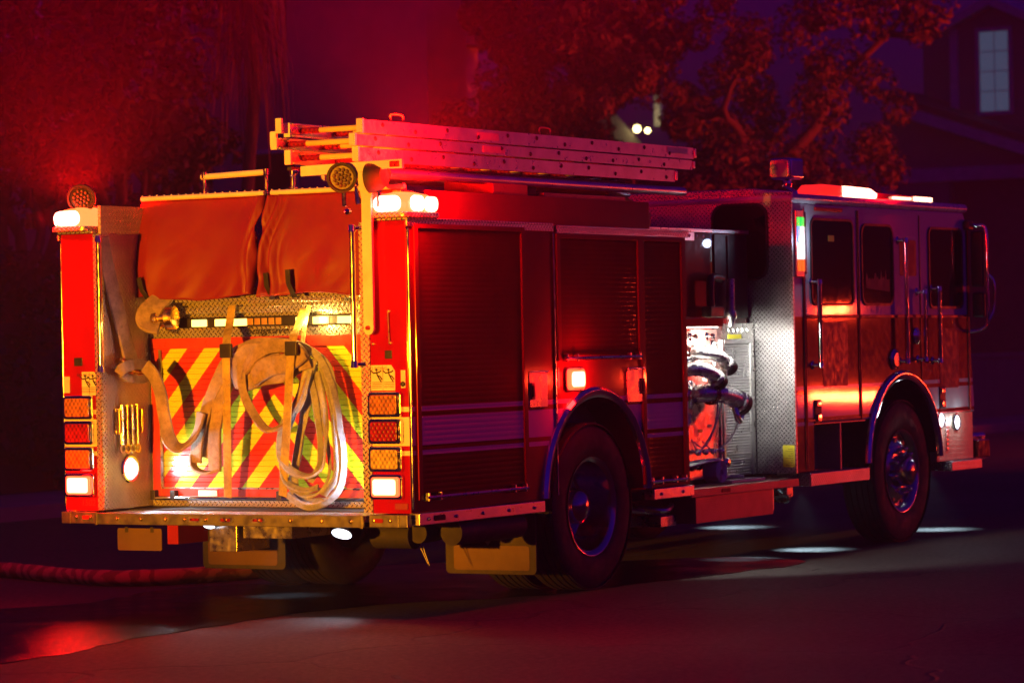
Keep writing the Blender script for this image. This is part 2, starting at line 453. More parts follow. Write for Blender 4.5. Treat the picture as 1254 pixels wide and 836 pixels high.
def text(name, body, size, mat, parent, mtx, shear=0, extr=.0015):
    c = bpy.data.curves.new(name, 'FONT'); c.body = body; c.size = size; c.shear = shear; c.extrude = extr
    c.align_x = 'CENTER'; c.align_y = 'CENTER'
    o = bpy.data.objects.new(name, c); COL.objects.link(o)
    me = None
    dg = bpy.context.evaluated_depsgraph_get()
    me = bpy.data.meshes.new_from_object(o.evaluated_get(dg))
    bpy.data.objects.remove(o); bpy.data.curves.remove(c)
    me.transform(mtx)
    o = bpy.data.objects.new(name, me); COL.objects.link(o)
    me.materials.clear(); me.materials.append(M[mat]); o.parent = parent
    return o
def mtx_rear(x, y, z):   # lettering read by someone behind the engine, facing -x
    return Matrix(((0, 0, -1, x), (-1, 0, 0, y), (0, 1, 0, z), (0, 0, 0, 1)))
def mtx_side(x, y, z):   # lettering on the right side, facing -y
    return Matrix(((1, 0, 0, x), (0, 0, -1, y), (0, 1, 0, z), (0, 0, 0, 1)))
SKYTINT = (.70, .03, 1.12, 1); SKYS = .072; EXPO = 1.88
AMB = 8300; BEAC = 26; UPB = 820; MARK = 3.2; TAIL = 6; ROOF = 4; BEAM = 6500; PANEL = 21; STEP = 11; GND = 21; FLASH = 34
# ================================================================ THE FIRE ENGINE (rear at x=0, front towards +x, right side at y=-1.245)
HW = 1.245
ENG = empty('fire_engine', (0, 0, 0), 'red and white fire engine with warning lights lit, parked on the dark street', 'fire engine')
def arc_pts(cx, cz, r, a0, a1, n=28): return [(cx+r*math.cos(math.radians(a0+(a1-a0)*i/n)), cz+r*math.sin(math.radians(a0+(a1-a0)*i/n))) for i in range(n+1)]
BX = 3.43; AW = 2.17; AR = .655; AZ = .585
def compartment(y0, y1):
    b = MB()
    th = math.degrees(math.asin((.60-AZ)/AR))
    pts = [(0, .60), (0, 2.27), (BX, 2.27), (BX, .60)] + arc_pts(AW, AZ, AR, th, 180-th)
    b.prism(pts, 'y', y0, y1, .008)
    return b
compartment(-HW, -.985).build('body', 'paint', ENG)
compartment(.985, HW).build('body', 'paint', ENG)
MB().box(.56, BX, -.96, .96, .60, 1.86).box(.62, BX+.2, -.95, .95, .86, 1.5).build('hose_bed_floor', 'dark', ENG)
MB().box(.56, 8.0, -.42, .42, .50, .80, .02).box(.25, 3.3, -.95, .95, .50, .595).build('chassis_frame', 'dark', ENG)
# hose bed walls (tread plate inside the rear alcove)
for y0, y1 in ((-.983, -.962), (.962, .983)):
    MB().box(.035, 3.42, y0, y1, .602, 2.44).build('hose_bed_wall', 'plate_dark', ENG)
MB().box(.62, 3.40, -.992, -.9845, 2.287, 2.47).build('hose_bed_side', 'paint_plain', ENG)
# corner strips of tread plate
for y0, y1 in ((-.99, -.93), (.945, .99)):
    MB().box(-.010, .034, y0, y1, .602, 2.268).build('corner_strip', 'plate', ENG)
# top ledges
for sgn in (-1, 1):
    b = MB()
    b.box(-.012, 1.66, sgn*.995, sgn*1.262, 2.273, 2.286, .003).box(1.70, BX+.01, sgn*.995, sgn*1.262, 2.263, 2.276, .003)
    b.box(-.012, 1.66, sgn*1.2475, sgn*1.262, 2.236, 2.272, .003).box(1.70, BX+.01, sgn*1.2475, sgn*1.262, 2.226, 2.262, .003)
    b.build('top_ledge', 'plate', ENG)
# wheel arch trims + wells
def arch(cx, cz, r, a0=2, a1=178, z_end=None):
    for sgn in (-1, 1):
        b = MB(); o = arc_pts(cx, cz, r+.035, a0, a1); i = arc_pts(cx, cz, r-.035, a0, a1)
        pts = []
        prof = [(-.035, .000), (-.03, .022), (-.008, .036), (.014, .036), (.034, .018), (.037, 0)]
        rings = []
        for k in range(len(o)):
            a = math.radians(a0+(a1-a0)*k/(len(o)-1))
            rings.append([b.bm.verts.new((cx+(r+d)*math.cos(a), sgn*(HW+h-.004), cz+(r+d)*math.sin(a))) for d, h in prof])
        for p, q in zip(rings, rings[1:]):
            for k in range(len(prof)-1): b.bm.faces.new((p[k], p[k+1], q[k+1], q[k]))
        b.build('wheel_arch_trim', 'chrome', ENG)
        w = MB(); ra = arc_pts(cx, cz, r-.002, a0, a1); 
        A = [w.bm.verts.new((p[0], sgn*(HW-.01), p[1])) for p in ra]; B = [w.bm.verts.new((p[0], sgn*.45, p[1])) for p in ra]
        for k in range(len(ra)-1): w.bm.faces.new((A[k], A[k+1], B[k+1], B[k]))
        w.bm.faces.new(B)
        w.build('wheel_well', 'dark', ENG)
arch(AW, AZ, AR)
# roll-up doors, right side (and the same on the left)
def slatdoor(x0, x1, z0, z1, sgn, name='rollup_door', mat='slat', pitch=.030):
    n = int((z1-z0)/pitch); pitch = (z1-z0)/n; b = MB(); pr = []
    for k in range(n):
        z = z0+k*pitch
        pr += [(z, .0066), (z+pitch*.12, .0070), (z+pitch*.5, .0072), (z+pitch*.88, .0070)]
    pr.append((z1, .002))
    y = sgn*HW
    A = [b.bm.verts.new((x0, y+sgn*h, z)) for z, h in pr]; B = [b.bm.verts.new((x1, y+sgn*h, z)) for z, h in pr]
    for k in range(len(pr)-1): b.bm.faces.new((A[k], A[k+1], B[k+1], B[k]))
    return b.build(name, mat, ENG, angle=60)
def frame_bars(bars, sgn, name='door_frame'):
    b = MB()
    for x0, x1, z0, z1 in bars: b.box(x0, x1, sgn*(HW+.0005), sgn*(HW+.020), z0, z1, .005)
    return b.build(name, 'paint_plain', ENG)
for sgn in (-1, 1):
    for x0, x1, z0, z1 in ((.105, 1.265, .70, 2.225), (1.735, 2.735, 1.47, 2.195), (2.815, 3.33, .66, 2.195)):
        d = slatdoor(x0, x1, z0, z1, sgn)
        frame_bars([(x0-.045, x0, z0-.03, z1+.03), (x1, x1+.045, z0-.03, z1+.03), (x0, x1, z1, z1+.03)], sgn)
        b = MB(); zb = z0-.015
        b.tube([(x0+.01, sgn*(HW+.035), zb), (x1-.01, sgn*(HW+.035), zb)], .011, 8)
        for xx in (x0+.03, x0+.16, x1-.16, x1-.03): b.box(xx-.009, xx+.009, sgn*HW, sgn*(HW+.042), zb-.02, zb+.028, .003)
        b.build('door_lift_bar', 'steel', ENG)
    # bright seam strips
    b = MB()
    for xx in (.008, 1.665): b.box(xx-.006, xx+.010, sgn*(HW+.0005), sgn*(HW+.012), .62, 2.225, .003)
    b.build('seam_strip', 'chrome', ENG)
# storage plates beside the wheel, with latches
for x0, x1 in ((1.335, 1.555), (2.565, 2.795)):
    q = MB().prism(rrect(x0, x1, 1.165, 1.372, .012), 'y', -HW-.001, -HW-.014, .003).build('bottle_door', 'steel', ENG)
    lx = x0+.03 if x0 < 2 else x1-.03
    MB().box(lx-.022, lx+.022, -HW-.0145, -HW-.024, 1.215, 1.315, .004).box(lx-.012, lx+.012, -HW-.0245, -HW-.032, 1.23, 1.30, .004).build('latch', 'black', q)
    MB().box(x0-.004, x1+.004, -HW-.001, -HW-.024, 1.3735, 1.386, .003).build('hinge', 'chrome', q)
# side marker lamp
q = MB().prism(rrect(1.785, 2.015, 1.255, 1.398, .03), 'y', -HW-.0005, -HW-.018, .004).build('marker_lamp', 'chrome', ENG)
MB().prism(rrect(1.80, 2.0, 1.268, 1.385, .028), 'y', -HW-.0185, -HW-.034, .008).build('lens', 'tail_hot', q)
MB().prism(rrect(1.818, 1.982, 1.280, 1.373, .026), 'y', -HW-.0345, -HW-.037, .001).build('led_panel', 'tail_lit', q)
q = MB().box(1.70, 1.712, -HW-.001, -HW-.006, 1.27, 1.40).build('rivet_strip', 'steel', ENG)
# rub rails
for sgn in (-1, 1):
    for x0, x1 in ((.04, 1.47), (2.87, BX)):
        r = MB().box(x0, x1, sgn*1.20, sgn*1.275, .528, .598, .006).build('rub_rail', 'alu', ENG)
        b = MB(); k = x0+.1
        while k < x1-.03:
            b.lathe([(.0, .010), (.008, .008), (.012, 0)], (k, sgn*1.275, .563), (0, sgn, 0), 10); k += .30
        b.build('bolt', 'steel', r)
        if x0 < 1: MB().prism(rrect(x0+.155, x0+.275, .548, .580, .012), 'y', sgn*1.2755, sgn*1.279).build('marker', 'lens_dark', r)
# ---- rear face
TBX = .5
MB().box(TBX, TBX+.03, -.96, .96, .60, 1.93).build('rear_wall', 'plate', ENG)
YL, YR = .90, -.90
sh = MB()
n = 26; pr = []
z0, z1 = .715, 1.575; pt = (z1-z0)/n
for k in range(n): pr += [(z0+k*pt, .001), (z0+k*pt+.003, .007), (z0+k*pt+pt-.003, .007)]
pr.append((z1, .001))
A = [sh.bm.verts.new((TBX-h-.004, YL-.02, z)) for z, h in pr]; B = [sh.bm.verts.new((TBX-h-.004, YR+.02, z)) for z, h in pr]
for k in range(len(pr)-1): sh.bm.faces.new((A[k], B[k], B[k+1], A[k+1]))
SH = sh.build('rear_shutter', 'chevron', ENG, angle=60)
b = MB()
b.box(TBX-.018, TBX-.0005, YR-.045, YL+.045, 1.565, 1.630, .004).box(TBX-.018, TBX-.0005, YL-.02, YL+.045, .64, 1.5645, .004).box(TBX-.018, TBX-.0005, YR-.045, YR+.02, .64, 1.5645, .004)
b.box(TBX-.016, TBX-.0005, YR+.021, YL-.021, .655, .711, .003)
b.build('shutter_frame', simple('orange_red_paint', (.50, .04, .02), .35, coat=.3), ENG)
MB().box(TBX-.022, TBX-.0175, YR+.02, YL-.02, .708, .718).box(TBX-.024, TBX-.0185, YL-.04, YL-.02, .72, 1.56).build('shutter_seal', 'steel', ENG)
bar = MB(); bar.tube([(TBX-.045, YL+.03, .652), (TBX-.045, YR-.03, .652)], .013, 10)
bar.build('shutter_lift_bar', 'chrome', ENG)
b = MB()
for yy in (YL+.02, YL-.13, -.02, YR+.12): b.box(TBX-.06, TBX-.019, yy-.018, yy+.018, .64, .70, .004)
b.build('lift_bar_bracket', 'black', ENG)
MB().box(TBX-.021, TBX-.0165, .46, .60, .665, .70).build('shutter_label', 'sign', ENG)
# LED traffic bar
LB = MB().box(TBX-.035, TBX-.0005, -.55, .715, 1.690, 1.752, .008).build('arrow_light_bar', 'black', ENG)
MB().box(TBX-.045, TBX-.0005, -.62, .80, 1.772, 1.815, .008).build('light_bar_hood', 'plate', ENG)
for u0, u1 in ((234.5, 253), (263, 279.5), (283, 302), (362, 375.5), (383, 402.5), (413, 432)):
    a = P(u0, 392, 0, TBX-.04); c = P(u1, 391, 0, TBX-.04)
    MB().box(TBX-.042, TBX-.0355, a.y, c.y, 1.697, 1.739, .003).build('amber_led', 'led_amber', LB)
b = MB()
for k in range(5): b.box(TBX-.041, TBX-.0355, .195-k*.052, .195-k*.052-.040, 1.70, 1.740, .003)
b.build('unlit_led', simple('unlit_amber_lens', (.42, .24, .06), .3), LB)
text('maker_lettering', 'Seagrave', .088, 'ink', ENG, mtx_rear(TBX-.010, .075, 1.664) @ Matrix.Diagonal((1.0, .72, 1, 1)), .35)
# deck of the tailboard
TB = MB().box(-.055, .50, -.962, .962, .55, .588, .004).build('tailboard', 'plate', ENG)
b = MB().box(-.075, -.0555, -.965, .965, .520, .589, .004)
b.build('tailboard_beam', 'dull_metal', TB)
for sgn in (-1, 1):
    b = MB().box(-.045, -.001, sgn*.985, sgn*HW, .522, .594, .004).box(-.052, -.0455, sgn*1.17, sgn*1.19, .522, .594, .002).box(-.082, -.0755, sgn*.945, sgn*.963, .516, .592, .002)
    b.build('tailboard_corner', 'dull_metal', ENG)
    b = MB()
    for yy in (1.02, 1.13): b.lathe([(0, .010), (.008, .008), (.012, 0)], (-.045, sgn*yy, .560), (-1, 0, 0), 10)
    b.build('bolt', 'brass', ENG)
    MB().prism(rrect(sgn*1.055-.028, sgn*1.055+.028, .548, .572, .01), 'x', -.0455, -.050).build('reflector', 'lens_dark', ENG)
b = MB()
for yy in (.80, .62, .44, .30, .145, -.005, -.24, -.46, -.68, -.88): b.lathe([(0, .011), (.009, .009), (.013, 0)], (-.075, yy, .556), (-1, 0, 0), 10)
b.build('bolt', 'brass', TB)
for yy in (.222, .0, -.232):
    s_ = MB().prism(rrect(yy-.055, yy+.055, .541, .571, .014), 'x', -.0755, -.079).build('marker_slot', 'steel', TB)
    MB().prism(rrect(yy-.035, yy+.035, .548, .564, .006), 'x', -.0795, -.082).build('marker_lens', 'lens_red', s_)
# tail lamps: four stacked each side
def tail(yc, zc, mat, sgn, bright=False):
    q = MB().prism(rrect(yc-.112, yc+.112, zc-.072, zc+.072, .022), 'x', -.0005, -.030, .006).build('tail_lamp', 'chrome', ENG)
    MB().prism(rrect(yc-.092, yc+.092, zc-.056, zc+.056, .016), 'x', -.0305, -.044, .007).build('lens', 'tail_hot' if mat.startswith('tail_lit') else mat, q)
    if mat.startswith('tail_lit'): MB().prism(rrect(yc-.078, yc+.078, zc-.045, zc+.045, .016), 'x', -.0445, -.047, .001).build('led_panel', mat, q)
    return q
for zc, mr, ml in ((1.222, 'lens_amber', 'lens_amber'), (1.069, 'lens_red', 'lens_red'), (.910, 'lens_clear', 'lens_amber'), (.752, 'tail_lit_r', 'tail_lit')):
    tail(-1.092, zc, mr, -1); tail(1.118, zc, ml, 1)
# small fittings on the rear panels
def fit(y0, y1, z0, z1, mat, name, d=.006, x=-.0005): return MB().box(x, x-d, y0, y1, z0, z1, min(.002, d*.4)).build(name, mat, ENG)
for p0, p1, mat, nm in (((471.5, 429), (480, 439), 'black', 'switch_plate'), ((91, 438), (101, 448), 'black', 'switch_plate'), ((491, 453), (497, 475), 'cream', 'tag_plate'), ((78, 461), (86, 481), 'cream', 'tag_plate'), ((484, 616), (500, 624), 'decal_dim', 'data_plate')):
    a = P(*p0, 0, -.002); c = P(*p1, 0, -.002); fit(a.y, c.y, c.z, a.z, mat, nm)
a = P(493, 470, 0, -.01); MB().lathe([(0, .012), (.012, .01), (.016, 0)], (-.006, a.y, a.z), (-1, 0, 0), 14).build('key_lock', 'black', ENG)
# the no-riding label: two pictograms
def riding_sign(y0, y1, z0, z1, cut):
    w = y0-y1
    pts = [(y0, z0), (y1, z0), (y1, z1-cut), (y1+cut*.7, z1), (y0, z1)]
    s_ = MB().prism(pts, 'x', -.0005, -.004).build('riding_label', 'sign', ENG)
    text('heading', 'NO RIDING', .026, 'ink_red', s_, mtx_rear(-.0042, y0-w*.27, z1-.020), 0, .0003)
    for k in range(2):
        yc = y0-w*(.25+.5*k); zc = z0+(z1-z0)*.58; b = MB()
        X = -.0052
        b.lathe([(0, .0002), (.0085, .0002), (.0085, -.001)], (X, yc+.002, zc+.034), (-1, 0, 0), 12)
        for l_ in ([(yc+.002, zc+.024), (yc-.004, zc+.002)], [(yc+.04, zc+.030), (yc+.022, zc+.016), (yc+.002, zc+.018), (yc-.018, zc+.022), (yc-.030, zc+.030)],
                   [(yc-.004, zc+.002), (yc-.014, zc-.014), (yc-.030, zc-.034)], [(yc-.004, zc+.002), (yc-.022, zc-.004), (yc-.036, zc-.022)]):
            b.tube([(X, a_, c_) for a_, c_ in l_], .0042, 6)
        b.build('pictogram', 'ink', s_)
        b = MB()
        for j in range(4): b.box(-.0041, -.0046, yc+.034, yc-.034-.0*j, z0+.016+.010*j, z0+.0195+.010*j)
        b.build('small_print', 'ink_red', s_)
    MB().box(-.0041, -.0047, y0-w*.5-.0012, y0-w*.5+.0012, z0+.004, z1-.004).build('divider', 'ink_red', s_)
riding_sign(-.992, -1.155, 1.302, 1.448, .035)
riding_sign(1.10, .985, 1.295, 1.437, .03)
text('fleet_number', '1502', .055, 'ink_red', ENG, mtx_rear(-.002, 1.07, .645), .1, .0006)
# grab poles beside the alcove
for yy in (.915, -.912):
    r = MB().tube([(-.05, yy, 2.245), (-.05, yy, 1.445)], .017, 12).build('grab_pole', 'chrome', ENG)
    b = MB()
    for z in (2.235, 1.455):
        b.lathe([(.0, .04), (.02, .04), (.024, 0), (.0, 0)], (-.05, yy, z-.02), (0, 0, 1), 14)
        b.tube([(-.05, yy, z), (-.012, yy+(.045 if yy > 0 else -.045), z)], .012, 8)
    b.build('pole_bracket', 'chrome', r)
# fine rods with end fittings on the right panel
b = MB(); a = P(475, 381, 0, -.01); c = P(477, 420, 0, -.01)
b.tube([(-.012, a.y, a.z), (-.012, c.y, c.z)], .004, 6)
for q in (a, c): b.lathe([(0, .012), (.009, .008), (.012, 0)], (-.001, q.y, q.z), (-1, 0, 0), 10)
c2 = P(456, 421, 0, -.01); b.lathe([(0, .012), (.009, .008), (.012, 0)], (-.001, c2.y, c2.z), (-1, 0, 0), 10)
b.build('door_stay', 'brass', ENG)
# alcove left wall: scene light, spanner holder
q = MB().lathe([(.052, -.004), (.084, -.004), (.088, .006), (.08, .016), (.068, .016)], (.267, .961, .840), (0, -1, 0), 36).build('step_lamp', 'chrome', ENG)
MB().lathe([(0, .014), (.040, .013), (.0675, .006), (.069, -.003)], (.267, .961, .840), (0, -1, 0), 36).build('lens', 'led_white', q)
q = MB().box(.12, .37, .9615, .94, 1.055, 1.075, .003).box(.12, .37, .9615, .94, 1.19, 1.21, .003).box(.125, .14, .9615, .92, 1.06, 1.205, .003).box(.35, .365, .9615, .92, 1.06, 1.205, .003).build('spanner_holder', 'brass', ENG)
for k, xx in enumerate((.165, .215, .265, .315)):
    b = MB().tube([(xx, .93, 1.23), (xx, .93, .99)], .012, 8)
    b.lathe([(.018, -.006), (.030, -.006), (.030, .006), (.018, .006), (.018, -.006)], (xx, .93, .965), (0, 1, 0), 16)
    b.build('hose_spanner', 'brass' if k % 2 else 'steel', q)
q = MB().lathe([(.052, -.004), (.084, -.004), (.088, .006), (.08, .016), (.068, .016)], (.267, -.961, .840), (0, 1, 0), 36).build('step_lamp', 'chrome', ENG)
MB().lathe([(0, .014), (.040, .013), (.0675, .006), (.069, -.003)], (.267, -.961, .840), (0, 1, 0), 36).build('lens', 'led_white', q)
# hose rack hook on the wall
b = MB().tube(catmull([(.16, .955, 1.50), (.15, .90, 1.50), (.17, .88, 1.45), (.26, .875, 1.425), (.36, .88, 1.43)], 6), .016, 10)
b.tube(catmull([(.15, .955, 1.42), (.16, .91, 1.40), (.24, .90, 1.385), (.33, .90, 1.40)], 6), .012, 8)
b.build('rope_hook', 'brass', ENG)
# hose bed cover (red vinyl), two curtains
def curtain(ya, yb, wrinkle_at, seed, corner):
    b = MB(); nu, nv = 60, 40; g = []
    for i in range(nu+1):
        t = i/nu; row = []
        for j in range(nv+1):
            s_ = j/nv
            ztop = 2.475+.035*math.sin(t*PI)*0; zbot = 1.868+.014*math.sin(t*7+seed)+.01*noise.noise(Vector((t*6, seed, 0)))
            y = ya+(yb-ya)*t
            pinch = (1-s_)**0 * .028*math.sin(s_*PI)*(1 if t < .5 else -1)*0
            z = ztop+(zbot-ztop)*s_
            x = .47-.10*math.sin(min(1, s_*1.15)*PI*.62)-.035*s_
            x -= .030*noise.noise(Vector((y*2.0+seed, z*1.2, 1.7)))+.012*noise.noise(Vector((y*6+z*2+seed, z*2.5, 4.1)))*(.3+s_)
            x -= .026*abs(noise.noise(Vector((y*7+z*5, z*6+seed, 8.))))*s_**3
            dw = abs(t-wrinkle_at)
            x += .05*math.exp(-(dw/.07)**2)*math.sin(y*80+z*9+2*math.sin(z*11))*(.4+.6*s_)
            x -= .03*math.exp(-(dw/.10)**2)
            if corner and t < .12: x += (.12-t)/.12*.06*s_; y -= 0
            row.append(b.bm.verts.new((x, y, z)))
        g.append(row)
    for i in range(nu):
        for j in range(nv): b.bm.faces.new((g[i][j], g[i+1][j], g[i+1][j+1], g[i][j+1]))
    o = b.build('hose_bed_cover', 'tarp', ENG, recalc=False, angle=80)
    so = o.modifiers.new('thickness', 'SOLIDIFY'); so.thickness = .006; so.offset = 0
    return o
c1 = curtain(.985, .035, 1.0, 1.0, True); c2 = curtain(.015, -.960, .05, 5.3, False)
for ya, yb, o in ((.97, .05, c1), (-.0, -.95, c2)):
    MB().tube([(.462, ya, 2.490), (.462, yb, 2.490)], .016, 10).build('cover_rail', 'cream', ENG)
    b = MB(); k = ya
    while k > yb: b.lathe([(0, .012), (.007, .008), (.008, 0)], (.47, k, 2.503), (0, 0, 1), 8); k -= .055
    b.build('snap', 'steel', o)
# straps of the cover
for u0, v0, u1, v1 in ((325, 334, 331, 366), (352, 330, 357, 364), (170, 340, 180, 370)):
    a = P(u0, v0, 0, .31); c = P(u1, v1, 0, .33)
    b = MB(); b.ribbon([(a.x, a.y, a.z), ((a.x+c.x)/2-.012, (a.y+c.y)/2, (a.z+c.z)/2), (c.x+.03, c.y, c.z)], [(0, 1, 0)]*3, .035, .008)
    b.build('cover_strap', 'black', ENG)
MB().box(.40, .505, -.90, .90, 1.845, 1.866, .004).box(.36, .3995, -.55, .12, 1.83, 1.85, .004).build('cover_ledge', 'plate', ENG)
# rails over the hose bed
for y0, y1 in ((.575, .10),):
    r = MB().tube([(.55, y0, 2.612), (.55, y1, 2.622)], .019, 12).build('top_rail', 'cream', ENG)
    b = MB()
    for yy in (y0-.02, y1-.005):
        b.lathe([(.026, 0), (.026, .008), (.014, .012), (.014, .11), (.022, .115), (.022, .15)], (.55, yy, 2.49), (0, 0, 1), 12)
    b.build('rail_post', 'chrome', r)
# ladder rack at the rear: swing arm and cross bar
AX = -.055
RK = MB().prism([(-.575, 2.546), (-1.05, 2.553), (-1.16, 2.565), (-1.272, 2.563), (-1.272, 2.616), (-.575, 2.605)], 'x', AX-.012, AX+.012, .003).build('ladder_rack_bar', 'cream', ENG)
b = MB(); a0 = -1.022
pts = [(-1.115, 2.552), (-1.055, 2.40), (-1.056, 1.66)] + [(-1.022+.034*math.cos(math.radians(a)), 1.655+.034*math.sin(math.radians(a))) for a in range(190, 351, 20)] + [(-.990, 2.40), (-.960, 2.552)]
b.prism(pts, 'x', AX-.012, AX+.010, .003); b.build('swing_arm', 'cream', RK)
MB().lathe([(0, .016), (.012, .014), (.014, 0)], (AX-.0125, -1.022, 1.662), (-1, 0, 0), 14).build('pivot_bolt', 'lens_dark', RK)
MB().prism(rrect(-1.255, -1.19, 2.572, 2.606, .004), 'x', AX-.0125, AX-.016).build('rack_marker', 'lens_red', RK)
MB().tube([(AX, -.55, 2.575), (AX, -.515, 2.575)], .014, 10).lathe([(.026, 0), (.026, .008), (.014, .012), (.014, .07), (.02, .075), (.02, .1)], (AX, -.515, 2.48), (0, 0, 1), 12).build('rack_pin', 'chrome', RK)
b = MB()
for x0 in (.9, 1.96, 3.0): b.prism([(x0-.16, 2.30), (x0-.02, 2.30), (x0+.11, 2.60), (x0+.02, 2.60)], 'y', -.93, -.90, .004) if x0 > 1.5 else None
b.box(-.05, 3.2, -.93, -.90, 2.585, 2.605, .003).box(-.05, 3.2, -.50, -.47, 2.585, 2.605, .003)
b.build('ladder_rack_frame', 'dark', RK)
# boxes in the hose bed behind the rack
MB().box(1.46, 1.885, -.955, -.60, 2.30, 2.565, .01).build('equipment_box', simple('bright_red_enamel', (.55, .02, .015), .35, coat=.3), ENG)
MB().box(2.08, 3.15, -.955, -.5, 2.415, 2.50, .004).build('hose_tray', 'plate_red', ENG)
MB().box(2.08, 3.5, -.95, -.5, 2.29, 2.405).build('hose_tray_side', 'paint_plain', ENG)
b = MB()
for k in range(9):
    yy = -.85+.07*k; b.ribbon(catmull([(2.15, yy, 2.53), (2.6, yy+.03, 2.545+.02*(k % 3)), (3.2, yy-.02, 2.50), (3.6, yy+.04, 2.42)], 5), [(0, .3, 1)]*16, .07, .02)
b.build('packed_hose', simple('olive_hose', (.32, .30, .08), .8), ENG)
# rear beacons and round deck lamps
def stadium(x0, x1, y0, y1, r, n=6):
    return rrect(x0, x1, y0, y1, r, n)
for sgn in (-1, 1):
    bs = MB().prism(stadium(-.05, .33, sgn*1.01, sgn*1.29, .05), 'z', 2.287, 2.318, .006).build('beacon', 'plate', ENG)
    b = MB(); lay = [(0, 2.3185), (0, 2.36), (.012, 2.395), (.035, 2.42), (.085, 2.434)]
    rings = []
    for d, z in lay:
        rings.append([b.bm.verts.new((p[0], p[1], z)) for p in stadium(-.04+d, .32-d, sgn*1.02+sgn*d, sgn*1.28-sgn*d, max(.02, .075-d*.3), 6)])
    for p, q in zip(rings, rings[1:]):
        for k in range(len(p)): b.bm.faces.new((p[k], p[(k+1) % len(p)], q[(k+1) % len(p)], q[k]))
    b.bm.faces.new(rings[-1])
    b.build('lens', 'beacon_hot', bs)
    MB().prism(rrect(sgn*1.06, sgn*1.245, 2.322, 2.412, .040), 'x', -.0405, -.052, .005).build('led_module', 'beacon', bs)
    MB().prism(rrect(-.005, .138, 2.322, 2.412, .040), 'y', sgn*1.2805, sgn*1.292, .005).prism(rrect(.145, .285, 2.322, 2.408, .040), 'y', sgn*1.2805, sgn*1.292, .005).build('led_module', 'beacon', bs)
    MB().box(.06, .20, sgn*1.12, sgn*1.18, 2.4345, 2.450, .004).build('beacon_clip', 'brass', bs)
def deck_lamp(x, y, z, d, lit):
    d = Vector(d).normalized()
    h = MB().lathe([(0, -.085), (.055, -.08), (.082, -.03), (.088, 0), (.088, .016), (.074, .016), (.070, .006)], (x, y, z), d, 28).build('deck_lamp', 'rubber', ENG)
    b = MB(); e1 = d.orthogonal().normalized(); e2 = d.cross(e1); cc = Vector((x, y, z))
    for k in range(19):
        rr = 0 if k == 0 else (.024 if k < 7 else .046); a = k*PI/3 if k < 7 else (k-7)*PI/6
        b.lathe([(0, .014), (.009, .012), (.012, .004), (.0125, -.002)], cc+e1*rr*math.cos(a)+e2*rr*math.sin(a), d, 10)
    b.build('led_cluster', 'led_dot' if lit else 'black', h)
    b = MB().lathe([(0, .002), (.068, .002), (.07, .004)], cc, d, 24); b.build('face', simple('lamp_face', (.06, .012, .01), .4), h)
    b = MB().tube([cc-d*.04+Vector((0, 0, -.07)), cc-d*.04+Vector((0, 0, -.17))], .014, 8); b.build('stalk', 'chrome', h)
deck_lamp(-.10, -.885, 2.525, (-1, -.35, -.15), True)
deck_lamp(-.045, -1.055, 2.515, (-.1, 1, -.1), False)
deck_lamp(.05, 1.115, 2.49, (-1, -.55, -.3), True)
MB().tube([(-.05, -.965, 2.37), (-.05, -.95, 2.44), (-.05, -.945, 2.475)], [.02, .013, .009], 8).lathe([(0, .03), (.018, .02), (.02, 0)], (-.06, -.90, 2.33), (-1, 0, 0), 12).build('rail_end', 'chrome', ENG)
# under the tail
a = P(145, 646, 0, 0.04); c = P(199.5, 674, 0, .04)
LP = MB().prism(rrect(c.y, a.y, c.z, a.z, .012), 'x', .03, .036).build('number_plate', 'flap_plate', ENG)
b = MB()
for yy in (a.y-.07, c.y+.07): b.box(.028, .0295, yy-.012, yy+.012, a.z-.025, a.z+.008)
b.build('plate_slot', 'dark', LP)
MB().box(.05, .35, .44, .52, .40, .52).build('tow_eye', 'lens_dark', ENG)
MB().box(.06, .4, .02, .22, .36, .525, .004).box(.1, .5, -.35, 0.0, .44, .52).build('hitch_bracket', 'steel', ENG)
q = MB().lathe([(.0, -.05), (.03, -.045), (.055, -.01), (.06, .0)], (.06, -.725, .475), (-.55, -.1, -.82), 24).build('ground_lamp', 'chrome', ENG)
MB().lathe([(0, .006), (.05, .004), (.058, 0)], (.06, -.725, .475), (-.55, -.1, -.82), 24).build('lens', 'led_white', q)
q = MB().lathe([(.0, -.03), (.03, -.02), (.035, .0)], (0, .175, .515), (-.4, -.1, -.9), 18).build('ground_lamp', 'black', ENG)
MB().lathe([(0, .004), (.03, .003), (.034, 0)], (0, .175, .512), (-.4, -.1, -.9), 18).build('lens', 'led_white', q)
b = MB()
b.lathe([(.0, -.002)]+[(.076 if k % 2 else .080, .018*k) for k in range(16)]+[(0, .29)], (.45, -.98, .445), (0, 1, 0), 18)
b.build('air_bellows', 'rubber', ENG)
MB().tube([(.5, -1.2, .46), (1.25, -1.2, .46)], .075, 14).tube([(.42, -1.02, .46), (.55, -1.02, .46)], .06, 14).build('exhaust_pipe', 'dark', ENG)
# mud flaps
for sgn, mat, pm in ((-1, 'flap', 'flap_plate'), (1, 'flap_dark', 'flap_plate')):
    fl = MB().prism(rrect(sgn*.60, sgn*1.245, .150, .52, .03), 'x', 1.395, 1.405, .002).build('mud_flap', mat, ENG)
    MB().prism(rrect(sgn*.66, sgn*1.20, .175, .325, .02), 'x', 1.3945, 1.392).build('lettering_panel', pm, fl)
    if sgn < 0: MB().prism([(-.90, .50), (-.93, .44), (-.94, .40), (-.925, .35), (-.905, .325), (-.885, .35), (-.87, .40), (-.88, .44)], 'x', 1.3945, 1.3925).build('flap_mark', simple('pale_flap_mark', (.30, .26, .2), .6), fl)
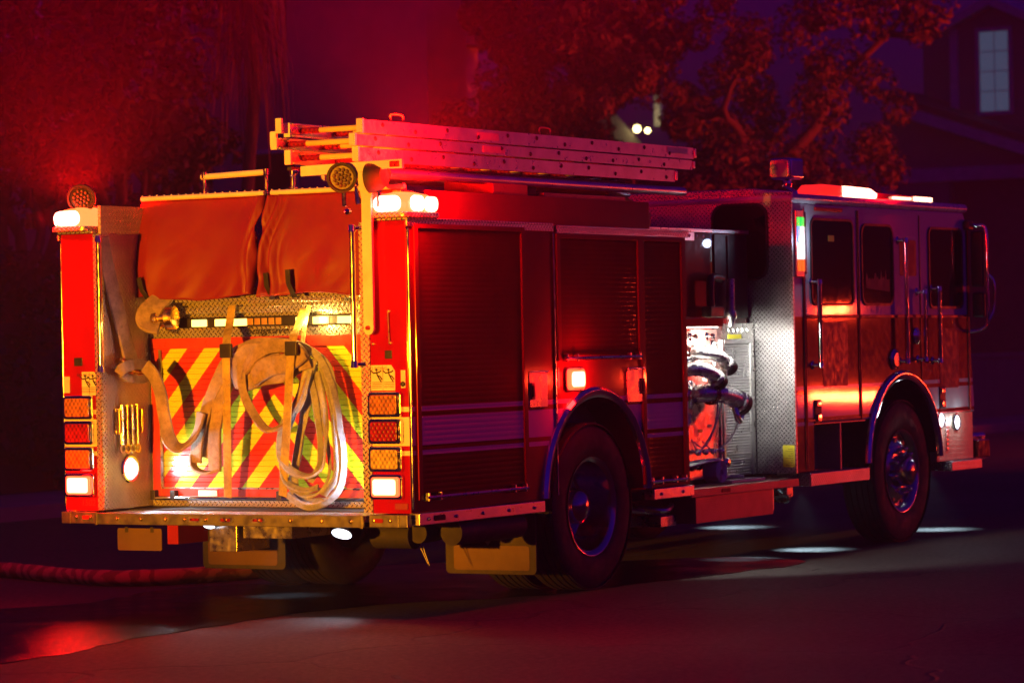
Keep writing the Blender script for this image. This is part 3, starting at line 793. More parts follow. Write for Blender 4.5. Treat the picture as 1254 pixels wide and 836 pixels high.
# ---- wheels
def tyre_bm(c, w, R, sgn):
    b = MB(); r0 = .285; h = w/2
    prof = [(r0, -h*.72), (r0+.02, -h*.86), (R*.72, -h), (R*.90, -h*.97), (R*.965, -h*.86), (R*.992, -h*.72)]
    for k in range(5):
        z = -h*.66+k*h*.33
        prof += [(R, z-.001), (R, z+h*.24), (R-.012, z+h*.25), (R-.012, z+h*.31)]
    prof += [(R*.992, h*.95*.86), (R*.965, h*.86), (R*.90, h*.97), (R*.72, h), (r0+.02, h*.86), (r0, h*.72)]
    prof = sorted(prof, key=lambda p: 0) 
    b.lathe(prof, c, (0, sgn, 0), 56); return b
def wheel(x, y, sgn, R, front):
    e = bpy.data.objects.new('wheel', None); COL.objects.link(e); e.parent = ENG; e.location = (x, y, R)
    c = (x, y, R)
    tyre_bm(c, .29, R, sgn).build('tyre', 'tyre', e)
    a = (0, sgn, 0)
    if front:
        MB().lathe([(.285, -.12), (.300, .115), (.312, .130), (.312, .138), (.298, .136), (.275, .120), (.262, .10), (.255, .085), (.20, .115), (.155, .120), (.12, .118), (.12, .04)], c, a, 48).build('rim', 'rim', e)
        b = MB().lathe([(.118, .10), (.116, .17), (.105, .20), (.085, .205), (.08, .215), (.06, .225), (0, .227)], c, a, 32); b.build('hub', 'rim', e)
        b = MB()
        for k in range(10):
            t = 2*PI*k/10+.2; p = Vector(c)+Vector((.165*math.cos(t), 0, .165*math.sin(t)))
            b.lathe([(.019, .112), (.019, .122), (.0145, .124), (.0145, .165), (.010, .172), (0, .174)], p, a, 10)
        b.build('lug_nut', 'chrome', e)
        b = MB()
        for k in range(10):
            t = 2*PI*(k+.5)/10+.2; p = Vector(c)+Vector((.228*math.cos(t), 0, .228*math.sin(t)))
            b.lathe([(0, .104), (.018, .1045), (.024, .098)], p, a, 12)
        b.build('hand_hole', 'black', e)
    else:
        MB().lathe([(.285, -.12), (.300, .115), (.312, .130), (.312, .138), (.298, .136), (.278, .118), (.270, .05), (.262, -.02), (.235, -.075), (.19, -.09), (.16, -.09), (.115, -.088)], c, a, 48).build('rim', 'rim', e)
        b = MB().lathe([(.15, -.088), (.118, -.085), (.112, .045), (.104, .062), (.07, .085), (.03, .095), (0, .096)], c, a, 32); b.build('hub', 'rim', e)
        b = MB()
        for k in range(10):
            t = 2*PI*k/10; p = Vector(c)+Vector((.165*math.cos(t), 0, .165*math.sin(t)))
            b.lathe([(.019, -.09), (.019, -.08), (.0145, -.078), (.0145, -.045), (0, -.043)], p, a, 10)
        b.build('lug_nut', 'steel', e)
        ci = (x, y-sgn*.335, R)
        tyre_bm(ci, .29, R, sgn).build('inner_tyre', 'tyre', e)
    return e
for sgn in (-1, 1):
    wheel(2.18, sgn*1.065, sgn, .525, False)
    wheel(6.957, sgn*1.065, sgn, .535, True)
MB().tube([(2.18, -.8, .525), (2.18, .8, .525)], .10, 14).tube([(6.957, -.85, .5), (6.957, .85, .5)], .07, 12).lathe([(0, -.2), (.2, -.12), (.24, 0), (.2, .12), (0, .2)], (2.18, 0, .525), (1, 0, 0), 18).build('axle', 'dark', ENG)
# ---- pump section
PY = -.94
MB().box(BX+.002, 5.02, PY, .94, .60, 1.66).build('pump_housing', 'steel', ENG)
PT = MB().box(BX+.002, 4.93, PY+.01, .94, 1.662, 2.285).build('crosslay_box', 'paint_plain', ENG)
MB().box(4.44, 4.935, PY-.002, PY+.009, 1.70, 2.28).box(4.62, 4.635, PY-.012, PY-.0025, 1.72, 2.27).build('crosslay_cover', 'black', PT)
MB().box(BX+.003, 4.94, PY-.02, PY+.008, 2.287, 2.312, .004).build('crosslay_top', 'alu', PT)
b = MB()
for k in range(4): b.lathe([(0, .008), (.01, .006), (.013, 0)], (3.95+k*.1, PY-.012, 2.262), (0, -1, 0), 10)
b.box(3.85, 4.12, PY-.011, PY+.009, 2.23, 2.284).build('crosslay_bracket', 'alu', PT)
# hood over the panel, with a lamp strip under it
HD = MB().box(BX+.003, 4.165, -1.14, PY-.0005, 1.640, 1.700, .006).build('panel_hood', 'paint_plain', ENG)
MB().box(3.55, 4.12, -1.12, -1.06, 1.632, 1.6395, .002).build('panel_lamp', 'led_warm', HD)
# panel door (ribbed)
slat = MB(); n = 46; z0, z1 = .60, 1.52; pt = (z1-z0)/n; pr = []
for k in range(n): pr += [(z0+k*pt, .002), (z0+k*pt+.003, .007), (z0+k*pt+pt-.003, .007)]
pr.append((z1, .002))
A = [slat.bm.verts.new((4.53, PY-h, z)) for z, h in pr]; B = [slat.bm.verts.new((4.93, PY-h, z)) for z, h in pr]
for k in range(len(pr)-1): slat.bm.faces.new((A[k], A[k+1], B[k+1], B[k]))
pd = slat.build('panel_shutter', 'alu', ENG, angle=60)
MB().box(4.50, 4.53, PY-.018, PY-.0005, .60, 1.55, .003).box(4.93, 4.96, PY-.018, PY-.0005, .60, 1.55, .003).box(4.53, 4.93, PY-.018, PY-.0005, 1.52, 1.55, .003).build('panel_shutter_frame', 'alu', ENG)
MB().box(4.62, 4.82, PY-.004, PY-.0005, 1.555, 1.585).build('panel_label', 'yellow_label', ENG)
b = MB()
for k in range(5): b.box(4.62+k*.07, 4.665+k*.07, PY-.006, PY-.0005, 1.602, 1.630, .002)
b.build('panel_button', 'chrome', ENG)
MB().box(BX+.002, 4.44, PY-.006, PY-.0005, .86, 1.62, .003).build('valve_panel', simple('red_lit_panel_steel', (.58, .34, .31), .32, .7), ENG)  # red reflection on the steel panel put into its base colour
# outlets (chrome elbows)
def pipe(name, pts, r, mat='chrome', parent=ENG, n=18): return MB().tube(catmull(pts, 6), r, n).build(name, mat, parent)
def outlet(x, z, r, ln, drop, mat2='black'):
    q = MB().lathe([(r*1.55, 0), (r*1.6, .012), (r*1.25, .03), (r*1.15, .05)], (x, PY-.006, z), (0, -1, 0), 24).build('outlet', 'chrome', ENG)
    pipe('elbow', [(x, PY-.03, z), (x, PY-.10, z+.01), (x+ln*.35, PY-.15, z+.005), (x+ln*.75, PY-.17, z-drop*.35), (x+ln, PY-.18, z-drop)], r, 'satin', q)
    d = Vector((ln*.25, -.01, -drop*.65)).normalized(); e = Vector((x+ln, PY-.18, z-drop))
    MB().lathe([(r*1.1, -.03), (r*1.25, -.02), (r*1.25, .0), (r*1.05, .006)], e, d, 22).build('collar', 'satin', q)
    MB().lathe([(r*1.15, .006), (r*1.28, .012), (r*1.28, .055), (r*1.0, .06), (0, .058)], e, d, 22).build('cap', mat2, q)
    return q
outlet(3.99, 1.45, .044, .25, .07); outlet(3.84, 1.345, .048, .24, .06)
q = outlet(4.02, 1.18, .062, .39, .06)
MB().lathe([(.064, -.01), (.078, -.01), (.078, .03), (.064, .03)], (4.10, PY-.12, 1.185), (1, -.3, 0), 24).build('grip_ring', 'lens_dark', q)
pipe('drain_elbow', [(4.36, PY-.17, 1.10), (4.36, PY-.19, 1.02), (4.42, PY-.18, .99), (4.47, PY-.17, 1.04)], .022, 'chrome', q)
q = MB().lathe([(.0, .05), (.035, .048), (.06, .03), (.065, 0)], (3.98, PY-.006, 1.38), (0, -1, 0), 24).build('pressure_gauge', 'chrome', ENG)
for x, z in ((4.03, 1.575), (4.285, 1.575)):
    MB().lathe([(.0, .06), (.018, .058), (.022, .04), (.012, .036), (.012, .01), (.028, .008), (.03, 0)], (x, PY-.006, z), (0, -1, 0), 16).build('panel_knob', 'chrome', ENG)
q = MB().tube([(4.06, PY-.03, 1.46), (4.06, PY-.03, 1.51)], .012, 8).lathe([(0, .016), (.045, .012), (.048, 0), (0, -.006)], (4.06, PY-.03, 1.51), (0, 0, 1), 18).build('hand_valve', 'steel', ENG)
for x, z, r in ((4.36, 1.50, .038), (4.36, 1.40, .030), (4.36, 1.32, .030), (3.97, 1.02, .034)):
    q = MB().lathe([(r*1.2, 0), (r*1.25, .012), (r*1.05, .02), (r, .014)], (x, PY-.0065, z), (0, -1, 0), 22).build('pressure_gauge', 'chrome', ENG)
    MB().lathe([(0, .013), (r, .0125)], (x, PY-.0065, z), (0, -1, 0), 22).build('dial', 'white_ink', q)
    MB().box(x-.003, x+.003, PY-.0205, PY-.0215, z-.004, z+r*.75).build('needle', 'ink', q)
for x, z, m_ in ((4.16, 1.60, 'yellow_label'), (4.24, 1.50, 'decal_red'), (4.24, 1.28, 'sign'), (4.30, .96, 'sign'), (4.16, .93, 'yellow_label'), (3.95, .90, 'decal_red')):
    MB().box(x-.03, x+.03, PY-.0065, PY-.009, z-.011, z+.011).build('tag_plate', m_, ENG)
for x, z in ((4.20, .80), (4.32, .80), (4.08, .80), (3.97, .80)):
    b = MB().tube([(x, PY-.0065, z), (x, PY-.07, z-.01)], .008, 8).lathe([(0, .022), (.016, .016), (.022, 0), (.016, -.016), (0, -.022)], (x, PY-.085, z-.012), (0, -1, 0), 12); b.build('pull_handle', 'chrome', ENG)
for z in (.70,):
    for k in range(6):
        x = 3.92+.105*k
        b = MB().lathe([(.026, 0), (.030, .01), (.020, .016), (.020, .04), (.034, .044), (.036, .062), (.026, .072), (0, .074)], (x, PY-.006, z), (0, -1, 0), 14)
        b.build('drain_valve', 'chrome' if k % 2 else 'brass', ENG)
MB().box(3.70, 4.60, PY-.012, PY-.0065, .675, .725, .002).build('drain_rail', 'steel', ENG)
MB().box(4.463, 4.48, PY-.014, PY-.0005, .60, 1.20, .003).build('panel_edge', 'alu', ENG)
# cap lanyards
for pts in ([(4.22, PY-.2, 1.37), (4.20, PY-.15, 1.10), (4.17, PY-.09, .90), (4.10, PY-.06, .82), (4.02, PY-.03, .86)],
            [(4.07, PY-.2, 1.27), (4.12, PY-.15, 1.0), (4.10, PY-.08, .85), (4.04, PY-.05, .80), (3.98, PY-.03, .88)],
            [(4.41, PY-.2, 1.08), (4.42, PY-.14, .92), (4.34, PY-.1, .83), (4.22, PY-.07, .80), (4.12, PY-.04, .86)]):
    MB().tube(catmull(pts, 8), .0055, 6).build('lanyard', 'white_ink', ENG)
# U shaped lever, pole and a round reflector above the hood
MB().tube(catmull([(4.48, PY-.03, 1.97), (4.32, PY-.05, 1.98), (4.255, PY-.06, 1.95), (4.25, PY-.06, 1.80), (4.265, PY-.06, 1.735)], 6), .028, 10).box(4.20, 4.40, PY-.09, PY-.012, 1.705, 1.78, .01).build('monitor_lever', 'black', ENG)
MB().tube([(4.575, PY-.05, 1.97), (4.565, PY-.05, 1.64)], .030, 12).lathe([(.04, 0), (.045, .02), (.04, .06)], (4.565, PY-.05, 1.69), (0, 0, 1), 14).build('hose_reel_pole', 'steel', ENG)
# running board
RB = MB().box(BX+.0, 5.055, -1.255, PY-.0005, .512, .568, .004).build('running_board', 'plate_red', ENG)
MB().box(3.52, 4.68, -1.235, -.70, .335, .5115, .006).build('step_box', 'plate_red', RB)
MB().box(4.68, 4.72, -1.22, -.8, .36, .5115, .004).build('step_box_end', 'alu', RB)
MB().prism(rrect(3.86, 3.98, .526, .554, .01), 'y', -1.2555, -1.261).build('marker', 'lens_dark', RB)
b = MB()
for pts in ([(3.0, -1.0, .45), (3.3, -1.1, .42), (3.45, -1.0, .40)], [(5.05, -1.1, .5), (5.15, -1.12, .42), (5.25, -1.0, .40), (5.3, -.8, .45)], [(3.05, -.9, .5), (3.2, -1.15, .44), (3.44, -1.1, .47)]):
    b.tube(catmull(pts, 5), .02, 8)
b.box(3.20, 3.42, -1.14, -.9, .33, .40, .006).box(5.07, 5.16, -1.15, -.95, .44, .56, .01).box(5.2, 5.28, -1.1, -.9, .42, .58, .01)
b.build('air_line', 'steel', ENG)
# ---- cab
CX, FX = 5.06, 8.20; FAX = 6.895; FAR = .655; FAZ = .60; CZ = .945
dz = CZ-FAZ; da = math.degrees(math.asin(dz/FAR)); th0 = math.asin(.0)
pts = [(CX, .60), (CX, 2.50), (8.12, 2.50), (8.185, 2.40), (8.20, 1.70), (8.275, 1.0), (8.275, CZ)] + arc_pts(FAX, FAZ, FAR, da, 180-da) + [(5.345, CZ), (5.345, .60)]
MB().prism(pts, 'y', -HW, HW, .012).build('cab', 'paint_cab', ENG)
arch(FAX, FAZ, FAR)
for sgn in (-1, 1):
    MB().box(5.35, 6.22, sgn*.98, sgn*1.05, .57, .943).box(5.80, 5.82, sgn*1.051, sgn*1.23, .595, .943).box(5.348, 6.235, sgn*1.051, sgn*1.235, .9335, .9435).build('step_well', 'plate_dark', ENG)
    MB().box(5.24, 6.235, sgn*.99, sgn*1.262, .50, .592, .006).build('cab_step', 'plate', ENG)
    MB().box(7.545, 8.26, sgn*.9, sgn*1.232, .575, .943, .004).build('front_lower_panel', 'plate_dark', ENG)
    MB().box(7.70, 8.30, sgn*1.0, sgn*1.29, .50, .572, .006).build('cab_step', 'plate', ENG)
    for x, z in ((7.615, .895), (7.92, .870)):
        q = MB().lathe([(.06, 0), (.066, .01), (.058, .018), (.052, .014)], (x, sgn*1.2325, z), (0, sgn, 0), 24).build('ground_light', 'chrome', ENG)
        MB().lathe([(0, .018), (.035, .016), (.052, .01)], (x, sgn*1.2325, z), (0, sgn, 0), 24).build('lens', 'led_white', q)
    b = MB()
    for k in range(7): b.box(7.72, 7.76, sgn*1.2325, sgn*1.24, .66+.035*k, .682+.035*k, .003)
    b.build('vent', 'steel', ENG)
# rear wall of the cab
MB().box(5.035, 5.0585, -HW-.002, HW+.002, .60, 2.575).build('cab_rear_wall', 'plate', ENG)
w = MB().prism(rrect(-1.052, -.635, 1.98, 2.495, .09), 'x', 5.0345, 5.026, .003).build('rear_window', 'glass', ENG)
ring_frame(MB(), rrect(-1.066, -.621, 1.966, 2.509, .10), rrect(-1.05, -.637, 1.982, 2.493, .088), 'x', 5.0340, 5.019).build('gasket', 'rubber', w)
yl = MB().prism(rrect(-1.236, -1.145, .645, .800, .006), 'x', 5.0345, 5.0315).build('warning_label', 'yellow_label', ENG)
b = MB()
for k in range(8): b.box(5.0312, 5.0308, -1.226, -1.165-.02*(k % 3), .66+.016*k, .6622+.016*k)
b.build('label_text', 'ink_red', yl)
# roof
MB().box(5.03, 8.19, -1.262, 1.262, 2.498, 2.568, .032, 4).build('roof', 'white', ENG)
MB().box(5.04, 5.74, -.95, .9, 2.570, 2.612, .01).build('roof_deck', 'plate', ENG)
MB().box(5.4, 5.85, -HW-.020, -HW-.0005, 2.452, 2.478, .004).build('drip_light', 'decal_red', ENG)
# windows of the cab
def window(x0, x1, z0, z1, r):
    for sgn in (-1, 1):
        y = sgn*HW
        w = MB().prism(rrect(x0, x1, z0, z1, r), 'y', y+sgn*.0005, y+sgn*.004).build('cab_window', 'glass', ENG)
        ring_frame(MB(), rrect(x0-.018, x1+.018, z0-.018, z1+.018, r+.015), rrect(x0, x1, z0, z1, r), 'y', y+sgn*.0005, y+sgn*.012).build('window_frame', 'black', w)
        if x0 < 5.5 and sgn < 0:
            a = P(1018, 292, 1, y-.008); MB().box(a.x-.05, a.x+.05, y-.0045, y-.006, a.z-.022, a.z+.022).build('window_sticker', simple('green_sticker', (.45, .75, .06), .5), w)
window(5.345, 6.03, 1.795, 2.385, .05); window(6.20, 6.735, 1.795, 2.362, .07); window(7.43, 8.055, 1.77, 2.36, .05)
# jagged dull yellow strip in the fixed window
b = MB(); pts = [(6.26, 1.905)]; 
for k in range(27):
    x = 6.26+.42*k/26; pts.append((x, 1.965+.03*random.random()+(.05 if k in (1, 10, 11, 17, 22) else 0)))
pts.append((6.68, 1.88))
b.prism(pts, 'y', -HW-.0045, -HW-.0055); b.build('window_strip', simple('dull_yellow_strip', (.30, .22, .05), .6), ENG)
# door seams, mouldings
b = MB()
for x, z0, z1 in ((5.195, .62, 2.46), (6.12, .95, 2.47), (7.25, 1.15, 2.46), (8.16, .96, 2.38), (6.815, 1.30, 1.34)): b.box(x-.006, x+.006, -HW-.0005, -HW-.006, z0, z1)
b.build('door_seam', 'black', ENG)
b = MB()
for x, z0, z1 in ((5.215, .62, 2.46), (6.137, .95, 2.47), (8.178, .96, 2.38)): b.box(x-.005, x+.005, -HW-.0005, -HW-.012, z0, z1, .002)
b.box(5.225, 6.11, -HW-.0005, -HW-.014, 1.688, 1.712, .004).box(6.15, 7.24, -HW-.0005, -HW-.014, 1.685, 1.709, .004).box(7.262, 8.15, -HW-.0005, -HW-.014, 1.680, 1.704, .004)
b.box(5.225, 6.11, -HW-.0005, -HW-.010, .955, .972, .003).box(7.56, 8.17, -HW-.0005, -HW-.010, .948, .962, .003)
b.build('door_moulding', 'decal_red', ENG)
# grab handles
for x, z0, z1 in ((5.345, 1.335, 1.965), (6.862, 1.34, 2.285), (7.478, 1.335, 1.925), (7.20, 1.35, 1.90)):
    y = -HW-.06
    h = MB().tube([(x, y, z1), (x, y, z0)], .017 if x < 7 or x > 7.4 else .012, 12).build('grab_handle', 'chrome', ENG)
    b = MB()
    for z in (z0+.02, z1-.02):
        b.tube([(x, y, z), (x-.02, -HW, z)], .012, 8); b.lathe([(.03, 0), (.03, .006), (.02, .012)], (x-.02, -HW, z), (0, -1, 0), 14)
        b.lathe([(0, .034), (.02, .03), (.022, .0), (0, -.004)], (x, y, z-.016), (0, 0, 1), 12)
    b.build('handle_bracket', 'chrome', h)
for x, z in ((5.395, 1.035), (7.63, 1.075)):
    q = MB().box(x-.055, x+.055, -HW-.0005, -HW-.01, z-.095, z+.075, .005).build('door_handle', 'black', ENG)
    MB().box(x-.035, x+.035, -HW-.0105, -HW-.02, z+.025, z+.065, .004).box(x-.03, x+.03, -HW-.0105, -HW-.022, z-.08, z-.03, .004).build('paddle', 'chrome', q)
q = MB().lathe([(.075, 0), (.078, .012), (.06, .02), (.05, .03), (0, .034)], (6.735, -HW-.0005, 1.375), (0, -1, 0), 26).build('fuel_cap', 'steel', ENG)
q = MB().lathe([(.06, 0), (.064, .012), (.045, .022), (0, .026)], (7.15, -HW-.0005, 1.545), (0, -1, 0), 20).build('round_badge', 'chrome', ENG)
b = MB()
for k in range(10):
    t = 2*PI*k/10; b.lathe([(0, .010), (.009, .007), (.012, 0)], (7.15+.048*math.cos(t), -HW-.013, 1.545+.048*math.sin(t)), (0, -1, 0), 8)
b.build('badge_stud', 'brass', q)
# door crest: an arched emblem with a cross of panels, and faded door decals
q = MB().prism(rrect(5.50, 5.93, 1.20, 1.66, .02), 'y', -HW-.0005, -HW-.002).build('door_crest', 'decal_red', ENG)
b = MB(); 
ar = [(5.715+.13*math.cos(math.radians(a)), 1.47+.16*math.sin(math.radians(a))) for a in range(0, 181, 15)]
ai = [(5.715+.11*math.cos(math.radians(a)), 1.47+.14*math.sin(math.radians(a))) for a in range(0, 181, 15)]
for k in range(12): b.prism([ar[k], ar[k+1], ai[k+1], ai[k]], 'y', -HW-.0022, -HW-.0032)
for x0, x1, z0, z1 in ((5.675, 5.755, 1.50, 1.57), (5.585, 5.66, 1.36, 1.44), (5.77, 5.845, 1.36, 1.44), (5.69, 5.74, 1.24, 1.30), (5.62, 5.81, 1.222, 1.24)): b.box(x0, x1, -HW-.0022, -HW-.0032, z0, z1)
b.build('crest_emblem', simple('crest_scarlet', (.68, .05, .04), .4), q)
MB().prism(rrect(6.88, 7.19, 2.0, 2.27, .02), 'y', -HW-.0005, -HW-.002).build('door_decal', 'decal_dim', ENG)
MB().prism(rrect(7.60, 7.97, 1.14, 1.60, .03), 'y', -HW-.0005, -HW-.002).build('door_decal', 'decal_dim', ENG)
b = MB()
for x, h in ((6.36, .03), (6.40, .02), (6.455, .07), (6.475, .05), (6.53, .03)): b.prism([(x-.012, 1.722), (x+.014, 1.722), (x+.004, 1.722+h)], 'y', -HW-.0005, -HW-.0018)
b.build('skyline_sticker', 'white_ink', ENG)
MB().box(6.86, 7.17, -HW-.0005, -HW-.003, 2.29, 2.296).build('roof_lettering', 'white_ink', ENG)
# status light column at the cab corner
q = MB().box(5.07, 5.19, -HW-.0005, -HW-.022, 1.98, 2.45, .006).build('tank_level_light', 'alu', ENG)
for x0, x1 in ((5.082, 5.108), (5.135, 5.172)):
    for z0, z1, m in ((2.335, 2.40, 'led_green'), (2.215, 2.334, 'led_blue' if x0 < 5.1 else 'led_whitebar'), (2.105, 2.214, 'led_whitebar'), (2.02, 2.104, 'led_redbar')):
        MB().box(x0, x1, -HW-.0225, -HW-.034, z0, z1, .004).build('level_led', m, q)
MB().box(5.215, 5.235, -HW-.0125, -HW-.02, 2.0, 2.44, .003).build('door_edge_trim', 'chrome', ENG)
# flood lamp on the roof corner
q = MB().box(5.165, 5.375, -1.19, -1.02, 2.675, 2.825, .02, 3).build('flood_lamp', 'chrome', ENG)
MB().prism(rrect(-1.18, -1.03, 2.685, 2.815, .02), 'x', 5.164, 5.14, .008).build('lens', 'steel', q)
MB().tube([(5.27, -1.10, 2.68), (5.25, -1.12, 2.62), (5.20, -1.20, 2.58), (5.19, -1.23, 2.44)], .018, 10).lathe([(.03, 0), (.034, .02), (.03, .05)], (5.26, -1.11, 2.62), (0, 0, 1), 14).build('stalk', 'chrome', q)
# roof light bar
q = MB().box(5.80, 7.92, -1.10, 1.10, 2.569, 2.580, .003).build('light_bar', 'alu', ENG)
for sgn in (-1, 1):
    zt = 2.66 if sgn < 0 else 2.63
    b = MB(); b.prism([(5.77, 2.5805), (6.255, 2.5805), (6.255, zt), (5.92, zt+.004)], 'y', sgn*.90, sgn*1.085, .012)
    b.build('housing', 'beacon_glow', q); b = MB()
    b.prism([(6.80, 2.5805), (7.90, 2.5805), (7.91, 2.605), (7.84, 2.625), (6.80, 2.63)], 'y', sgn*.90, sgn*1.075, .008)
    b.build('low_housing', 'lens_dark', q)
    MB().prism([(6.2555, 2.5805), (6.80, 2.5805), (6.82, 2.62), (6.70, zt-.006), (6.2555, zt)], 'y', sgn*.90, sgn*1.11, .018).build('lens', 'beacon', q)
    for x0, x1, z0, z1 in ((7.14, 7.46, 2.588, 2.608), (7.54, 7.87, 2.583, 2.618)): MB().prism(rrect(x0, x1, z0, z1, .008), 'y', sgn*1.0755, sgn*1.10, .006).build('lens', 'tail_lit', q)
# mirrors and front bumper
for sgn in (-1, 1):
    m_ = MB().tube(catmull([(8.17, sgn*1.24, 2.41), (8.21, sgn*1.31, 2.40), (8.23, sgn*1.385, 2.36), (8.23, sgn*1.39, 2.0), (8.23, sgn*1.39, 1.66), (8.22, sgn*1.34, 1.585), (8.19, sgn*1.25, 1.57)], 8), .014, 10).build('mirror', 'chrome', ENG)
    MB().box(8.20, 8.25, sgn*1.262, sgn*1.372, 1.92, 2.36, .02, 3).box(8.20, 8.25, sgn*1.27, sgn*1.372, 1.68, 1.88, .02, 3).build('mirror_head', 'black', m_)
    MB().tube(catmull([(8.24, sgn*1.39, 2.02), (8.27, sgn*1.43, 1.95), (8.27, sgn*1.43, 1.75), (8.24, sgn*1.40, 1.66)], 6), .011, 8).build('guard', 'chrome', m_)
    MB().box(8.10, 8.2, sgn*1.246, sgn*1.30, 2.365, 2.44, .012).build('mirror_mount', 'black', m_)
MB().box(8.276, 8.62, -1.20, 1.20, .53, .77, .03, 3).build('front_bumper', 'chrome', ENG)
q = MB().box(8.36, 8.60, -1.235, -1.2005, .575, .715, .01).build('bumper_marker', 'lens_dark', ENG)
ws = MB(); ws.quad((8.206, 1.1, 2.34), (8.206, -1.1, 2.34), (8.216, -1.1, 1.72), (8.216, 1.1, 1.72)); ws.build('windscreen', 'glass', ENG)
# ================================================================ LADDERS on the rack
def ladder(name, label, x0, x1, z0, z1, yr, yl, rungs, tubular=False, dx=.36):
    e = empty(name, ((x0+x1)/2, (yr+yl)/2, z0), label, 'ladder', 'ladders lying flat on the engine rack')
    for y, s_ in ((yr, -1), (yl, 1)):
        b = MB(); t = .03
        if tubular: b.tube([(x0, y, (z0+z1)/2), (x1, y, (z0+z1)/2)], (z1-z0)/2, 14)
        else:
            b.box(x0, x1, y-.004, y+.004, z0, z1).box(x0, x1, y+.0042*(-s_)-(.03 if s_ > 0 else 0), y+.0042*(-s_)+(.03 if s_ < 0 else 0), z0, z0+.008).box(x0, x1, y+.0042*(-s_)-(.03 if s_ > 0 else 0), y+.0042*(-s_)+(.03 if s_ < 0 else 0), z1-.008, z1)
        r = b.build('rail', 'ladder', e)
        k = x0+.22; c = MB()
        while k < x1-.1:
            c.lathe([(0, .006), (.011, .005), (.014, 0)], (k, y+s_*.0045, z0+(z1-z0)*(.35 if int(k*3) % 2 else .68)), (0, s_, 0), 10); k += .355
        c.build('rivet', 'ladder' if tubular else 'black', r)
        MB().box(x0-.022, x0-.0005, y-.022, y+.022, z0-.004, z1+.004, .004).build('end_cap', 'cream', r)
        if not tubular:
            MB().box(x1+.0005, x1+.03, y-.012, y+.012, z0+.01, z1-.004, .004).build('foot', 'alu', r)
    k = x0+.12; j = 0
    while k < x1-.05:
        if j < rungs:
            q = MB().tube([(k, yr+.010, (z0+z1)/2), (k, yl-.010, (z0+z1)/2)], .017, 12).build('rung', 'fibre', e)
            MB().tube([(k, yl-.05, (z0+z1)/2), (k, yl-.012, (z0+z1)/2)], .0185, 12).tube([(k, yl-.14, (z0+z1)/2), (k, yl-.05, (z0+z1)/2)], .0182, 12).build('rung_end', 'lens_red', q)
        k += dx; j += 1
    return e
L1 = ladder('ladder', 'lowest aluminium ladder of the stack, its rail resting on the rack bar', -.03, 3.86, 2.622, 2.70, -.945, -.475, 11)
L2 = ladder('ladder', 'middle aluminium ladder of the stack, red tipped yellow rungs showing at its rear end', -.06, 4.12, 2.712, 2.775, -.945, -.40, 12)
L3 = ladder('ladder', 'topmost aluminium ladder of the stack with small carrying loops above its rail', .02, 4.14, 2.785, 2.862, -.945, -.44, 12)
MB().tube([(.30, -.935, 2.56), (4.0, -.935, 2.56)], .030, 14).tube([(.30, -.50, 2.565), (4.0, -.50, 2.565)], .030, 14).build('rack_tube', 'ladder', RK)
for x in (.42, 2.15):
    MB().tube(catmull([(x-.06, -.93, 2.862), (x-.06, -.93, 2.905), (x+.06, -.93, 2.905), (x+.06, -.93, 2.862)], 4), .006, 6).build('carrying_loop', 'fibre', L3)
for z, y, q in ((2.785, -.40, L2), (2.86, -.44, L3)):
    b = MB().box(-.075, -.05, y-.012, y+.03, z-.06, z+.03, .004); b.build('end_hook', 'cream', q)
for (x0, x1, z0, z1) in ((1.30, 1.55, 2.80, 2.845), (1.36, 1.62, 2.725, 2.765), (3.75, 4.05, 2.815, 2.855)):
    MB().box(x0, x1, -.9495, -.9515, z0, z1).build('rail_sticker', 'sign', L3 if z0 > 2.78 else L2)
# ================================================================ HOSES on the rear of the engine
def hose(mb, pix, w=.10, t=.022, twist=None, k=7, zmin=None):
    "pix: (u, v, x) stations on the rear; the wide side turns with twist (0 faces backwards, 90 edge on)"
    p3 = [P(u, v, 0, x) for u, v, x in pix]
    pts = catmull(p3, k)
    n = len(pts); tw = twist or [0]*len(pix); wd = []
    for i in range(n):
        f = i/(n-1)*(len(tw)-1); a = int(min(f, len(tw)-2)); g = f-a
        ang = math.radians(tw[a]*(1-g)+tw[a+1]*g)
        tg = (pts[min(i+1, n-1)]-pts[max(i-1, 0)]).normalized()
        nx = Vector((1, 0, 0)); sd = tg.cross(nx).normalized()
        wd.append(sd*math.cos(ang)+nx*math.sin(ang))
    for i in range(n):
        q = pts[i]; pts[i] = q+Vector((.006*noise.noise(q*9), .006*noise.noise(q*9+Vector((5, 0, 0))), 0))
    ws = [w*(1+.10*noise.noise(p*6)) for p in pts]
    mb.ribbon(pts, wd, ws, t)
    return mb
HB = empty('hose_bundle', P(300, 600, 0, .36), 'canvas fire hose bundled in long loops and strapped to the chevron shutter', 'fire hose')
b = MB()
hose(b, [(312, 424, .30), (284, 436, .31), (266, 468, .32), (250, 510, .34), (241, 545, .35), (240, 566, .36)], .082, .02, [10, 15, 10, -10, 0, 5])
hose(b, [(306, 432, .33), (282, 452, .33), (270, 486, .33), (264, 530, .34), (263, 576, .35)], .090, .024, [20, 5, 0, 0, 0])
hose(b, [(298, 434, .38), (278, 470, .39), (262, 520, .40), (252, 560, .41)], .085, .022, [0, 20, 30, 20])
hose(b, [(236, 556, .37), (238, 572, .36), (252, 579, .35), (268, 574, .36)], .05, .02, [75, 80, 80, 70])
b.build('folded_hose', 'hose', HB)
b = MB()
hose(b, [(293, 476, .28), (292, 448, .26), (308, 430, .25), (332, 436, .25), (342, 450, .26)], .11, .026, [35, 10, -20, -15, 20])
hose(b, [(300, 452, .24), (322, 428, .22), (350, 423, .22), (368, 432, .24), (374, 452, .26)], .085, .025, [30, 10, 0, -10, 30])
